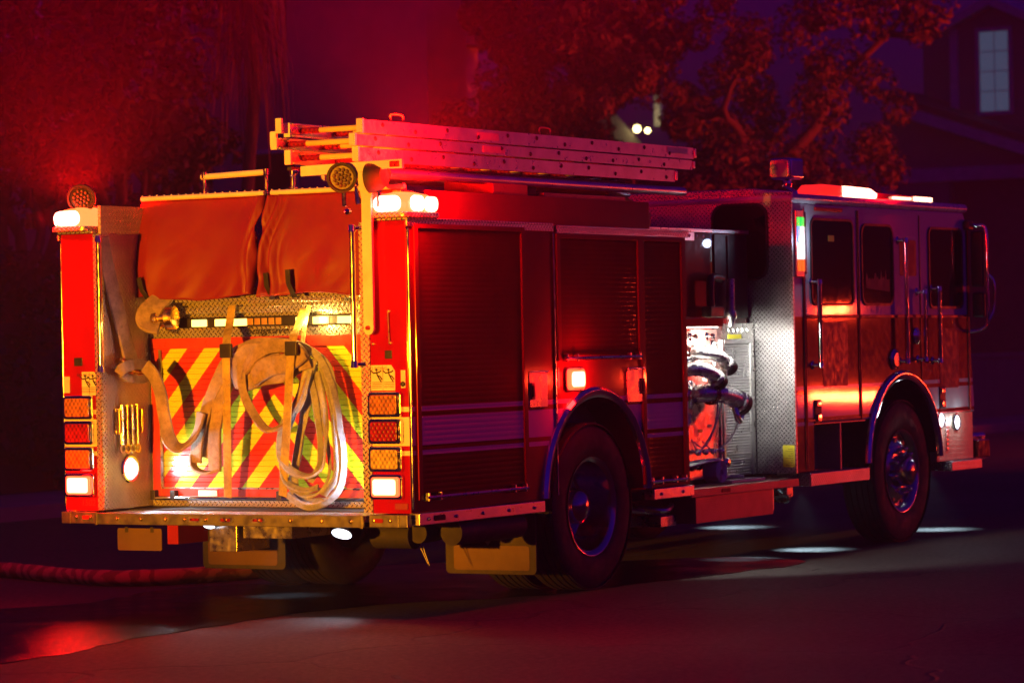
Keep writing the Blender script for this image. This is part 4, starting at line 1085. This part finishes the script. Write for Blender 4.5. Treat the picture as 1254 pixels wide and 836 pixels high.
hose(b, [(310, 462, .23), (330, 448, .21), (352, 444, .21), (372, 430, .24)], .12, .026, [15, -15, -10, 20])
hose(b, [(288, 430, .30), (312, 420, .28), (342, 420, .27), (366, 424, .29), (382, 432, .31)], .06, .024, [50, 30, 10, 10, 30])
hose(b, [(300, 470, .30), (322, 462, .26), (346, 458, .26), (366, 446, .29)], .10, .026, [10, 0, -20, -10])
hose(b, [(296, 440, .26), (298, 478, .25), (306, 500, .25), (322, 522, .26), (334, 526, .26), (352, 514, .26), (368, 482, .27), (376, 448, .29)], .055, .02, [5, 20, 40, 60, 70, 40, 20, 10])
b.build('draped_hose', 'hose', HB)
b = MB()
hose(b, [(378, 452, .28), (368, 492, .27), (348, 520, .27), (343, 552, .28), (352, 573, .28), (376, 583, .28), (394, 572, .29), (399, 540, .30), (398, 505, .31), (388, 455, .32)], .055, .018, [5, 20, 35, 30, 50, 70, 60, 50, 30, 10])
hose(b, [(382, 430, .30), (402, 452, .31), (412, 500, .30), (419, 550, .29), (418, 590, .29), (404, 612, .28), (376, 620, .27), (352, 606, .28)], .05, .018, [10, 25, 50, 55, 45, 60, 40, 20])
hose(b, [(386, 445, .34), (378, 490, .35), (366, 540, .36), (361, 580, .36), (364, 602, .34), (384, 606, .33), (400, 590, .33), (404, 560, .34), (396, 520, .35), (388, 470, .36)], .045, .016, [0, 20, 30, 35, 60, 70, 60, 40, 30, 20])
hose(b, [(374, 450, .36), (372, 500, .38), (366, 550, .39), (358, 590, .37), (366, 612, .33), (394, 614, .31)], .048, .016, [0, 10, 20, 20, 40, 50])
hose(b, [(392, 440, .33), (406, 490, .34), (412, 540, .34), (412, 580, .33), (396, 606, .32)], .045, .02, [40, 60, 70, 60, 50])
hose(b, [(384, 440, .29), (374, 470, .28), (356, 515, .28), (346, 548, .30), (350, 588, .31), (372, 600, .31), (390, 596, .32)], .045, .016, [30, 40, 20, 40, 60, 60, 40])
hose(b, [(390, 436, .29), (408, 476, .29), (416, 524, .29), (421, 566, .28), (414, 598, .28), (392, 618, .27), (366, 616, .27)], .04, .016, [20, 60, 70, 60, 70, 50, 30])
hose(b, [(380, 460, .31), (390, 520, .33), (392, 566, .33), (380, 590, .32)], .04, .016, [30, 50, 60, 40])
b.build('looped_hose', 'hose2', HB)
for (tp, bk, bt) in (((284, 374, .42), (277, 428, .235), (279, 609, .33)), ((372, 378, .42), (357, 425, .20), (346, 607, .33))):
    pts = [P(tp[0], tp[1], 0, tp[2]), P((tp[0]*.6+bk[0]*.4), tp[1]*.6+bk[1]*.4, 0, .37), P(bk[0], bk[1], 0, bk[2]), P((bk[0]+bt[0])/2, (bk[1]+bt[1])/2, 0, bk[2]+.02), P(bt[0], bt[1], 0, bt[2])]
    st = MB().ribbon(catmull(pts, 6), [(0, 1, 0)]*25, .058, .005).build('hose_strap', 'strap', ENG)
    c = P(bk[0], bk[1], 0, bk[2]-.012); MB().box(c.x-.014, c.x+.012, c.y-.042, c.y+.042, c.z-.05, c.z+.035, .006).build('buckle', 'black', st)
st = MB(); st.ribbon(catmull([P(379, 374, 0, .42), P(374, 392, 0, .39), P(370, 425, 0, .30)], 6), [(0, 1, .2)]*13, .03, .005); st.build('strap_tail', 'strap', ENG)
# the hose that comes down the left alcove wall, round the hook and into the bundle
HL = MB()
def wallhose(pix, w, t, wd):
    pts = catmull([P(u, v, 1, y) for u, v, y in pix], 7); n = len(pts)
    HL.ribbon(pts, [wd]*n, w, t)
wallhose([(124, 292, .945), (134, 340, .935), (148, 395, .925), (160, 440, .905), (163, 452, .885)], .125, .022, (1, 0, .2))
wallhose([(146, 458, .87), (152, 450, .85), (168, 446, .85), (182, 450, .86), (188, 460, .87)], .07, .022, (0, .3, 1))
wallhose([(186, 456, .87), (176, 464, .85), (160, 464, .85), (148, 458, .87)], .05, .02, (0, .3, 1))
hl = HL.build('fire_hose', 'hose', None, base=(.2, .93, 1.4))
tag(hl, 'flat canvas fire hose hanging down the left alcove wall and drooping to the shutter', 'fire hose')
b = MB(); hose(b, [(178, 448, .20), (192, 466, .19), (200, 500, .20), (206, 532, .22), (214, 546, .24), (226, 546, .27), (240, 530, .30), (246, 505, .31)], .085, .022, [0, 5, 5, 20, 55, 60, 40, 20])
o = b.build('drooping_run', 'hose', hl)
# supply hose end with coupling at the left of the light bar
b = MB(); hose(b, [(206, 352, .42), (198, 366, .36), (188, 376, .30), (181, 386, .27), (184, 396, .27), (196, 398, .29)], .15, .03, [20, 10, 0, 20, 60, 40])
hc = b.build('supply_hose', 'hose', None, base=P(190, 390, 0, .4)); tag(hc, 'thick flat hose end with a metal coupling poking out beside the amber light bar', 'fire hose')
c = P(199, 390, 0, .33)
MB().lathe([(.055, -.06), (.062, -.05), (.062, -.02), (.05, -.015), (.05, .03), (.07, .035), (.07, .085), (.058, .09), (0, .088)], c, (.2, -1, .05), 24).build('coupling', 'brass', hc)
# rolled hose on the running board
b = MB(); pts = []
for k in range(120):
    a = k/120*2*PI*4.6; r = .022+.0128*a/ (2*PI)
    pts.append((4.07+r*math.cos(a), -1.10, .570+.085+r*math.sin(a)))
b.ribbon(pts, [(0, 1, 0)]*len(pts), .11, .010)
b.ribbon(catmull([(4.07, -1.10, .738), (3.90, -1.10, .735), (3.62, -1.10, .715), (3.46, -1.10, .70)], 5), [(0, 1, 0)]*16, .11, .02)
o = b.build('rolled_hose', 'white_ink', None, base=(3.99, -1.1, .57)); tag(o, 'pale fire hose rolled up on the running board under the pump panel', 'fire hose')
b = MB().box(4.2, 4.72, -1.16, -1.02, .569, .590, .006).tube([(4.25, -1.05, .60), (4.42, -1.03, .615), (4.50, -1.1, .60)], .014, 8); o = b.build('folded_strap', 'sign', None, base=(4.4, -1.1, .57)); tag(o, 'flat folded canvas strap lying on the running board beside the rolled hose', 'strap')
# hose on the street
b = MB(); pts = catmull([P(-60, 699, 2, .05), P(0, 697, 2, .055), P(60, 702, 2, .055), P(130, 707, 2, .055), P(200, 706, 2, .055), P(290, 700, 2, .055), P(350, 694, 2, .055)], 14)
b.tube(pts, [.052*(1+.12*noise.noise(p*5)) for p in pts], 14)
o = b.build('street_hose', 'road_hose', None, base=P(130, 712, 2, 0)); tag(o, 'charged canvas hose lying across the street left of the engine', 'fire hose')
# ================================================================ THE PLACE
def sheet(name, x0, x1, y0, y1, z, mat):
    o = MB().quad((x0, y0, z), (x1, y0, z), (x1, y1, z), (x0, y1, z)).build(name, mat, None, base=(0, 0, z)); return tag(o, kind='structure')
sheet('ground', -120, 220, -120, 200, -.03, 'soil')
sheet('road', -110, 210, -18, 8.16, 0, 'asphalt')
tag(MB().box(-110, 210, 8.16, 8.32, -.02, .14, .02).build('kerb', 'concrete', None), kind='structure')
tag(MB().box(-110, 210, 8.325, 9.85, -.02, .135).build('sidewalk', 'concrete', None), kind='structure')
sheet('yard', -110, 210, 9.86, 190, .10, 'soil')
# wet street round the engine
def wetpatch(pix, seed, z=.004):
    g = [P(u, v, 2, 0) for u, v in pix]; pts = []
    g = [q for i, q in enumerate(catmull(g[-2:]+g+g[:2], 4))][8:-8]
    n = len(g)
    for i in range(n):
        a, c = g[i], g[(i+1) % n]
        for j in range(5):
            t = j/5; q = a.lerp(c, t)
            nn = Vector((noise.noise(q*.9+Vector((seed, 0, 0))), noise.noise(q*.9+Vector((0, seed, 3))), 0))*.16+Vector((noise.noise(q*4+Vector((seed, 0, 0))), noise.noise(q*4+Vector((0, seed, 3))), 0))*.05
            pts.append((q.x+nn.x, q.y+nn.y, z))
    b = MB(); b.bm.faces.new([b.bm.verts.new(p) for p in pts])
    return b
b = wetpatch([(-40, 812), (60, 802), (170, 782), (260, 768), (330, 756), (440, 744), (560, 736), (660, 728), (780, 716), (900, 700), (985, 687), (880, 682), (700, 690), (560, 690), (470, 694), (360, 716), (300, 714), (210, 722), (110, 738), (-40, 752)], 3.1)
o = b.build('wet_road', 'wet', None, base=(0, 0, .004)); tag(o, kind='structure')
# water dripping from the tail
b = MB()
for (u0, v0, u1, v1) in ((514, 668, 524, 690), (518, 668, 526, 692)):
    a = P(u0, v0, 0, .9); c = P(u1, v1, 0, .9); c.z = max(c.z, .01); b.tube([a, a.lerp(c, .5)+Vector((0, .01, .02)), c], [.0035, .0025, .002], 6)
M['water'] = simple('dripping_water', (.7, .7, .7), .08, var=0)
o = b.build('dripping_water', 'water', None, base=(.9, -.6, 0)); tag(o, kind='stuff')

# ---------------- trees
def leaf_clump(b, c, R, n, size, rnd):
    vs = b.bm.verts; fs = b.bm.faces
    for k in range(n):
        d = Vector((rnd.gauss(0, 1), rnd.gauss(0, 1), rnd.gauss(0, 1))).normalized()
        p = c+d*R*(.72+.30*rnd.random()); s_ = size*(.6+.8*rnd.random())
        nrm = (d+Vector((rnd.uniform(-.7, .7), rnd.uniform(-.7, .7), rnd.uniform(-.3, .9)))).normalized()
        e1 = nrm.orthogonal().normalized(); e1 = Matrix.Rotation(rnd.random()*6.28, 3, nrm) @ e1; e2 = nrm.cross(e1)
        fs.new((vs.new(p+e1*s_), vs.new(p+e2*s_*.5+nrm*s_*.12), vs.new(p-e1*s_), vs.new(p-e2*s_*.5+nrm*s_*.12)))
GAPS = [(P(784, 157, 1, 21.0), .52), (P(804, 132, 1, 21.0), .30)]
def gap(c):
    for q, rad in GAPS:
        d = (q-CAM).normalized(); w = c-CAM
        if (w-d*w.dot(d)).length < rad: return True
    return False
def branch(b, a, c, r0, r1, rnd, k=5, wob=.12):
    a, c = Vector(a), Vector(c); ln = (c-a).length; pts = []
    for i in range(k+1):
        t = i/k; p = a.lerp(c, t); 
        if 0 < i < k: p += Vector((rnd.uniform(-1, 1), rnd.uniform(-1, 1), rnd.uniform(-.6, 1)))*ln*wob*.5
        pts.append(p)
    pts = catmull(pts, 3); full = pts
    for i, p in enumerate(pts):
        if gap(p): pts = pts[:i]; break
    n = len(full)
    if len(pts) > 2: b.tube(pts, [r0+(r1-r0)*i/(n-1) for i in range(len(pts))], 8)
    return full
def tree(name, label, base, h, trunk_h, crown, nclump, per, leaf, clumpR, mat, seed, lean=(0, 0), group=None, tr=.22, nb=9):
    rnd = random.Random(seed); base = Vector(base)
    e = empty(name, base, label, 'tree', group)
    t = MB(); top = base+Vector((lean[0], lean[1], trunk_h))
    branch(t, base-Vector((0, 0, .1)), top, tr, tr*.7, rnd, 4, .08)
    tips = []
    cx, cy, cz = base.x+crown[0], base.y+crown[1], base.z+crown[2]; rx, ry, rz = crown[3:]
    for k in range(nb):
        a = 2*PI*k/nb+rnd.random(); rr = .45+.5*rnd.random()
        c = Vector((cx+rx*rr*math.cos(a), cy+ry*rr*math.sin(a), cz+rz*rnd.uniform(-.55, .7)))
        pts = branch(t, top.lerp(base, rnd.random()*.2), c, tr*.45, tr*.1, rnd, 5, .22)
        for j in range(3):
            q = pts[int(len(pts)*(.45+.18*j))]; c2 = q+Vector((rnd.uniform(-1, 1)*rx*.35, rnd.uniform(-1, 1)*ry*.35, rnd.uniform(-.2, .5)*rz*.5))
            p2 = branch(t, q, c2, tr*.2, tr*.06, rnd, 4, .25); tips += p2[len(p2)//2:]
        tips += pts[len(pts)//2:]
    t.build('trunk', 'bark', e, angle=70)
    f = MB()
    for k in range(nclump):
        if rnd.random() < .45: c = Vector(rnd.choice(tips))+Vector((rnd.gauss(0, .35), rnd.gauss(0, .35), rnd.gauss(0, .3)))*clumpR*2
        else:
            while True:
                d = Vector((rnd.uniform(-1, 1), rnd.uniform(-1, 1), rnd.uniform(-1, 1)))
                if .25 < d.length < 1: break
            c = Vector((cx+d.x*rx, cy+d.y*ry, cz+d.z*rz))
            if noise.noise(c*.55+Vector((seed, 0, 0))) < -.12: continue
        if gap(c): continue
        leaf_clump(f, c, clumpR*rnd.uniform(.6, 1.25), per, leaf, rnd)
    f.build('crown', mat, e, recalc=False)
    return e
tree('broadleaf_tree', 'broad clumpy street tree glowing red above the cab roof', (24.0, 9.0, .1), 9, 2.6, (1.0, .5, 4.6, 3.35, 2.8, 3.3), 450, 190, .048, .30, 'leaf', 11, (.5, .2), tr=.26, nb=12)
tree('broadleaf_tree', 'dense bushy tree rising behind the middle of the ladders', (23.4, 11.2, .1), 9, 2.2, (.1, .3, 4.2, 1.2, 1.4, 3.2), 250, 150, .05, .30, 'leaf_dark', 57, (0, 0), tr=.22, nb=9)
for k, (u, dd, lab) in enumerate(((20, 36, 'dark bare limbed tree at the far left behind the kerb'), (130, 39, 'dark leafy tree behind the left beacon of the engine'), (205, 41, 'dark leafy tree just left of the hanging palm fronds'))):
    d = _f+(u-627)/FL*_r; d.z = 0; p = CAM+d.normalized()*dd; p.z = .1
    tree('street_tree', lab, p, 8, 2.3, (0, .4, 4.9, 1.5, 1.5, 3.1), 150 if k else 80, 70, .07, .30, 'leaf_dark', 40+k, (.1, .2), 'dark trees along the left kerb', tr=.17, nb=7)
# palm with its skirt of dead fronds
d = _f+(312-627)/FL*_r; d.z = 0; pb = CAM+d.normalized()*38; pb.z = .1
PM = empty('palm_tree', pb, 'palm tree with a ragged skirt of dead fronds hanging behind the ladder ends', 'palm tree')
b = MB(); b.tube([pb+Vector((.05*math.sin(k), .04*math.cos(k*1.3), k*.62)) for k in range(13)], [.09-.002*k for k in range(13)], 10); b.build('trunk', 'bark', PM)
rnd = random.Random(5); b = MB()
for k in range(520):
    a = rnd.random()*2*PI; r = .12+.34*rnd.random(); zt = 4.9+2.9*rnd.random(); ln = .5+1.2*rnd.random()**1.5
    p0 = pb+Vector((math.cos(a)*.14, math.sin(a)*.14, zt)); p1 = p0+Vector((math.cos(a)*r*.9, math.sin(a)*r*.9, -.25*ln)); p2 = p0+Vector((math.cos(a+.2)*r, math.sin(a+.2)*r, -ln))
    W = Vector((-math.sin(a), math.cos(a), 0)); w = .005+.010*rnd.random()
    vs = [b.bm.verts.new(q) for q in (p0-W*w, p0+W*w, p1+W*w, p1-W*w)]; b.bm.faces.new(vs)
    v2 = [b.bm.verts.new(q) for q in (p2+W*w*.3, p2-W*w*.3)]; b.bm.faces.new((vs[3], vs[2], v2[0], v2[1]))
for j in range(9):
    a = 2*PI*j/9; base = pb+Vector((0, 0, 7.7))
    for k in range(60):
        t = k/60; q = base+Vector((math.cos(a)*t*2.0, math.sin(a)*t*2.0, .9*t-1.9*t*t)); s_ = 1 if k % 2 else -1
        W = Vector((-math.sin(a), math.cos(a), -.5))*s_; e_ = q+W*.5*(1-t*.6)+Vector((math.cos(a), math.sin(a), 0))*.18
        b.bm.faces.new([b.bm.verts.new(v) for v in (q, q+Vector((.02, .02, 0)), e_)])
b.build('crown', 'frond', PM, recalc=False)
# hedge masses along the left kerb
def hedge(label, x0, x1, y0, y1, h, seed, n):
    rnd = random.Random(seed); b = MB()
    for k in range(n):
        c = Vector((rnd.uniform(x0, x1), rnd.uniform(y0, y1), .12+h*rnd.random()**.7*(.8+.2*math.sin(k))))
        leaf_clump(b, c, .30, 60, .07, rnd)
    b.box(x0+.1, x1-.1, y0+.3, y1, .1, h*.72)
    o = b.build('hedge', 'leaf_dark', None, base=((x0+x1)/2, (y0+y1)/2, .1), recalc=False)
    tag(o, label, 'hedge')
hedge('dark shaggy hedge behind the left kerb beside the engine tail', 7.5, 15.8, 10.3, 11.7, 2.6, 3, 190)
hedge('dark hedge running on behind the engine body', 16.0, 24.0, 11.0, 12.4, 2.7, 4, 170)
# garden wall at the far right
b = MB().box(26.0, 62, 9.95, 10.25, .05, 1.12).box(25.95, 62.05, 9.90, 10.30, 1.1205, 1.20, .02)
for k in range(3): b.box(26.0, 62, 9.943, 9.9495, .36+.27*k, .372+.27*k)
o = b.build('garden_wall', 'wallblock', None, base=(44, 10.1, .05)); tag(o, 'low reddish block garden wall at the far right behind the cab front', 'wall')
# ---------------- house on the left (its lit corner shows above the ladders)
H1 = empty('stucco_house', (24.5, 15, .1), 'tall stucco house whose pale corner shows above the ladders', 'house')
b = MB().box(23.0, 24.05, 13.0, 19.5, .1, 8.6).build('gable_wing', 'stucco', H1)
MB().prism([(12.7, 8.601), (19.8, 8.601), (16.2, 10.2)], 'x', 22.6, 24.45).build('wing_roof', 'shingle', H1)
MB().box(24.06, 28.5, 15.5, 19.4, .1, 6.2).build('wall', 'stucco', H1)
MB().prism([(15.2, 6.2), (19.8, 6.2), (17.5, 7.8)], 'x', 24.07, 28.9).build('roof', 'shingle', H1)
E2 = P(588, 18, 0, 24.2)
MB().tube([(24.4, 13.05, E2.z+.02), (25.3, 12.7, E2.z+.08), (26.2, 12.4, E2.z)], [.12, .16, .10], 10).build('curved_eave', 'shingle', H1)  # dark curved end of an eave overhang
for z0 in (3.1,):
    w = MB().box(22.985, 22.998, 15.2, 16.1, z0, z0+1.3).build('window', 'trim', H1); MB().box(22.976, 22.9845, 15.26, 16.04, z0+.06, z0+1.24).build('pane', 'glass', w)
# ---------------- house on the right: gable end with garage, dormer
HX = 42.0
def q2(u, v, x=HX): p = P(u, v, 0, x); return p.y, p.z
H2 = empty('gabled_house', (HX+4, 12, .1), 'dark gabled house with a garage and a dormer window, right of the cab', 'house')
yl, z_l = q2(1095, 132); yr, z_r = q2(1254, 183); sl = (z_l-z_r)/(yl-yr)
y_far, y_near = yl+.25, 10.3
apex_y = yl+.25
za = z_l+sl*.25; zn = za+sl*(y_near-apex_y)
zb = q2(1115, 214)[1]
gy0 = q2(1162, 240)[0]
# wall: gable polygon with the garage opening left of it
MB().prism([(gy0, .1), (apex_y, .1), (apex_y, za-.15), (y_near, zn-.15), (y_near, zb-.0), (gy0, zb-.0)], 'x', HX, HX+.25).build('wall', 'stucco_dark', H2)
MB().box(HX-.06, HX-.003, y_near, apex_y-.25, zb-.16, zb+.10, .01).box(HX-.06, HX-.003, apex_y-.25, apex_y-.0, .1, zb+.10, .01).build('beam', 'trim', H2)
MB().prism([(apex_y+.15, za-.05), (y_near, zn-.05), (y_near, zn+.16), (apex_y+.15, za+.18)], 'x', HX-.45, HX-.36).build('fascia', 'trim', H2)
MB().prism([(apex_y+.12, za+.18), (y_near, zn+.17), (y_near, zn+.3), (apex_y+.12, za+.32)], 'x', HX-.46, HX+10).build('roof', 'shingle', H2)
g = MB(); g.box(HX+.5, HX+.56, y_near, gy0+.2, .1, zb+.1)
for k in range(5): 
    yy = gy0-.2-k*.62; g.box(HX+.485, HX+.4995, yy-.02, yy+.02, .1, 3.4)
g.box(HX+.47, HX+.4995, y_near, gy0-.15, 3.25, 3.45)
g.build('garage_door', 'garage', H2)
# upper storey behind + dormer
ux = HX+2.0
MB().box(ux, ux+9, y_near+.1, q2(1130, 60, ux)[0], 3.5, 7.8).build('upper_wall', 'stucco_dark', H2)
a = q2(1186, 40, ux); c = q2(1262, 150, ux); pk = q2(1237, 4, ux)
dy0, dy1 = a[0], 2*pk[0]-a[0]
DM = MB().prism([(dy0, c[1]-1.3), (dy0, a[1]), (pk[0], pk[1]-.1), (dy1, a[1]), (dy1, c[1]-1.3)], 'x', ux-.9, ux-.002).build('dormer', 'stucco_dark', H2)
b = MB(); th = .14
b.prism([(dy0+.18, a[1]-.10), (dy0+.18, a[1]+.06), (pk[0], pk[1]+.06), (pk[0], pk[1]-.12)], 'x', ux-1.15, ux+.5).prism([(dy1-.18, a[1]-.10), (dy1-.18, a[1]+.06), (pk[0]-.0005, pk[1]+.06), (pk[0]-.0005, pk[1]-.12)], 'x', ux-1.15, ux+.5)
b.build('roof', 'trim', DM)
MB().box(ux-.96, ux-.903, dy0-.16, dy0, c[1]-1.2, a[1]).box(ux-.96, ux-.903, dy1, dy1+.16, c[1]-1.2, a[1]).build('corner_board', 'trim', DM)
w0 = q2(1199, 40, ux-.95); w1 = q2(1236, 135, ux-.95)
M['window_glass'] = emit('pane_sky_glow', (.28, .48, .8), .085, (.4, .45, .5))  # glow stands in for the sky mirrored in the dormer pane
fr = MB(); ring_frame(fr, rrect(w0[0]+.08, w1[0]-.08, w1[1]-.08, w0[1]+.08, .01), rrect(w0[0], w1[0], w1[1], w0[1], .008), 'x', ux-.97, ux-.902)
wn = fr.build('window', 'trim', DM)
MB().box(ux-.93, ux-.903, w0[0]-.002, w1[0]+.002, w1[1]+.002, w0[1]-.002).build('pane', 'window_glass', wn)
b = MB()
for k in range(1, 4): zz = w1[1]+(w0[1]-w1[1])*k/4; b.box(ux-.934, ux-.9305, w0[0]-.002, w1[0]+.002, zz-.008, zz+.008)
yy = (w0[0]+w1[0])/2; b.box(ux-.9345, ux-.9306, yy-.008, yy+.008, w1[1]+.002, w0[1]-.002); b.build('glazing_bar', 'trim', wn)
# ---------------- house between the trees with two porch lamps
p1 = P(780, 158, 1, 21.0); p2 = P(793, 160, 1, 21.0)
H3 = MB().box(p1.x-4, p1.x+1.05, 21.2, 27, .1, 5.2)
h3 = H3.build('porch_house', 'stucco', None, base=(p1.x, 24, .1)); tag(h3, 'house half hidden by the trees with two yellow porch lamps', 'house')
pp = P(804, 155, 1, 21.1); pq = P(804, 112, 1, 21.1)
MB().box(pp.x-.06, pp.x+.06, 20.98, 21.12, pp.z, pq.z).build('bright_patch_post', 'white_ink', h3)  # made-up white post standing for a pale bright patch
MB().prism([(p1.x-4.3, 5.2), (p1.x+1.2, 5.2), (p1.x-1.5, 6.6)], 'y', 21.1, 27.2).build('roof', 'shingle', h3)
for p, lab, r in ((p1, 'larger yellow porch lamp glowing through the tree above the ladders', .075), (p2, 'smaller yellow porch lamp just right of the brighter one', .055)):
    q = MB().lathe([(0, r), (r*.7, r*.7), (r, 0), (r*.7, -r*.7), (0, -r)], p, (0, 0, 1), 16).build('globe', 'porch', None)
    e = empty('porch_lamp', p, lab, 'lamp', None); q.parent = e; q.location = (0, 0, 0); q.data.transform(Matrix.Translation(-p))
    MB().box(p.x-.02, p.x+.02, p.y, 21.2, p.z+r, p.z+r+.04).build('bracket', 'black', e)
# ================================================================ LIGHT
W_ = bpy.data.worlds.new('World'); scene.world = W_; W_.use_nodes = True
nt = W_.node_tree; bg = nt.nodes['Background']
sky = nt.nodes.new('ShaderNodeTexSky'); sky.sky_type = 'NISHITA'; sky.sun_disc = False
sky.sun_elevation = math.radians(-1.0); sky.sun_rotation = math.radians(160); sky.altitude = 50; sky.ozone_density = 4
hs = nt.nodes.new('ShaderNodeMix'); hs.data_type = 'RGBA'; hs.blend_type = 'MULTIPLY'; hs.inputs[0].default_value = 1
hs.inputs[7].default_value = SKYTINT
nt.links.new(sky.outputs[0], hs.inputs[6]); nt.links.new(hs.outputs[2], bg.inputs['Color']); bg.inputs['Strength'].default_value = SKYS
REDL = (1, .0018, .0012)
# amber light of a vehicle standing behind the camera side, low in the street
lamp('amber_vehicle_lamp', 'SPOT', (-17, -.75, 1.5), AMB, (1, .30, .004), None, .12, (0, -.1, 1.55), 14, .7)
# the engine's own warning lamps
lamp('beacon_lamp', 'POINT', (-.10, -1.34, 2.42), BEAC, REDL, ENG, .06)
lamp('beacon_lamp', 'POINT', (-.10, 1.33, 2.42), BEAC*1.4, REDL, ENG, .06)
lamp('marker_lamp_light', 'POINT', (1.9, -1.36, 1.33), MARK, REDL, ENG, .05)
lamp('tail_lamp_light', 'POINT', (-.13, 1.14, .752), TAIL, REDL, ENG, .05)
lamp('tail_lamp_light', 'SPOT', (-.09, -1.092, .752), TAIL*.5, (1, .12, .03), ENG, .05, (-4, -1.1, .6), 165, .3)
lamp('roof_lamp', 'POINT', (6.7, -1.24, 2.63), ROOF, REDL, ENG, .05)
lamp('added_tree_spot', 'SPOT', (23.6, -12.5, 1.3), BEAM, (1, .025, .008), None, .1, (23.4, 9.8, 5.2), 52, .7)  # red spot added to light the trees, no such lamp known
for sg in (-1, 1): lamp('beacon_lamp', 'SPOT', (.20, sg*1.24, 2.475), UPB, REDL, ENG, .05, (.0, sg*1.34, 4), 166, 1.0)
for sg in (-1, 1): lamp('beacon_lamp', 'POINT', (.40, sg*1.16, 2.40), BEAC*1.6, REDL, ENG, .05)
# white work lamps
lamp('panel_lamp_light', 'SPOT', (4.06, -1.13, 1.61), PANEL, (1, .94, .82), ENG, .03, (4.45, -.75, .9), 142, .3)
lamp('step_lamp_light', 'SPOT', (.267, .93, .84), STEP, (.85, .9, 1), ENG, .05, (.46, -1, .62), 118, .6)
lamp('step_lamp_light', 'SPOT', (.267, -.93, .84), STEP*.8, (.85, .9, 1), ENG, .05, (.46, 1, .58), 112, .6)
for x, y, z, k in ((3.55, -.80, .46, 1), (4.9, -.75, .46, 1), (6.0, -.80, .46, 1), (8.45, -.75, .50, 1), (8.4, 1.05, .5, 1), (4.3, .95, .46, 1), (1.2, .55, .46, .6)):
    lamp('ground_lamp_light', 'SPOT', (x, y, z), GND*k, (.62, .85, 1), ENG, .03, (x, y-.08, 0), 70, .9)
lamp('ground_lamp_light', 'SPOT', (.02, -.735, .43), GND*.12, (.7, .9, 1), ENG, .03, (-.3, -.75, 0), 80, .9)
for x in (7.615, 7.92): lamp('ground_lamp_light', 'POINT', (x, -1.285, .88), .35, (.8, .9, 1), ENG, .03)
lamp('level_lamp_light', 'POINT', (5.15, -1.34, 2.24), .5, (.6, .7, 1), ENG, .03)
lamp('arrow_bar_light', 'POINT', (.38, -.3, 1.72), 2.5, (1, .6, .12), ENG, .03)
# red flasher of a second responder across the street, mirrored in the doors
for y, z in ((-8.92, .76), (-9.06, .75), (-9.2, .755), (-9.34, .75), (-9.48, .76), (-9.62, .755), (-9.76, .76), (-12.4, 1.03), (-14.0, 1.02), (-9.35, 1.90), (-9.55, 1.88)): lamp('red_flasher', 'SPOT', (23.3, y, z), FLASH, (1, .034, .008), None, .06, (5, -1.2, 1.2), 26, .6)
lamp('porch_light', 'POINT', p1+Vector((0, -.3, 0)), 3, (1, .8, .35), None, .05)
# thin mist, added so the lamps get red halos like lens bloom
hz = MB().box(-60, 130, -60, 90, -1.1, 30).build('added_bloom_haze', 'rubber', None); tag(hz, kind='stuff')
if HAZE:
    m = bpy.data.materials.new('added_bloom_volume'); m.use_nodes = True; t = m.node_tree
    t.nodes.remove(t.nodes['Principled BSDF']); pv = t.nodes.new('ShaderNodeVolumePrincipled')
    pv.inputs['Color'].default_value = (.9, .9, .9, 1); pv.inputs['Density'].default_value = HAZE; pv.inputs['Anisotropy'].default_value = .2
    t.links.new(pv.outputs[0], t.nodes['Material Output'].inputs['Volume'])
    hz.data.materials.clear(); hz.data.materials.append(m)
else: bpy.data.objects.remove(hz)
vs = scene.view_settings; scene.display_settings.display_device = 'sRGB'
vs.view_transform = 'Standard'; vs.look = 'None'; vs.exposure = EXPO; vs.gamma = 1; vs.use_curve_mapping = False
scene.cycles.use_denoising = True; scene.cycles.max_bounces = 6; scene.cycles.diffuse_bounces = 2; scene.cycles.glossy_bounces = 4
scene.cycles.transmission_bounces = 2; scene.cycles.volume_bounces = 0; scene.cycles.sample_clamp_indirect = 6; scene.cycles.caustics_reflective = False
scene.cycles.use_light_tree = True
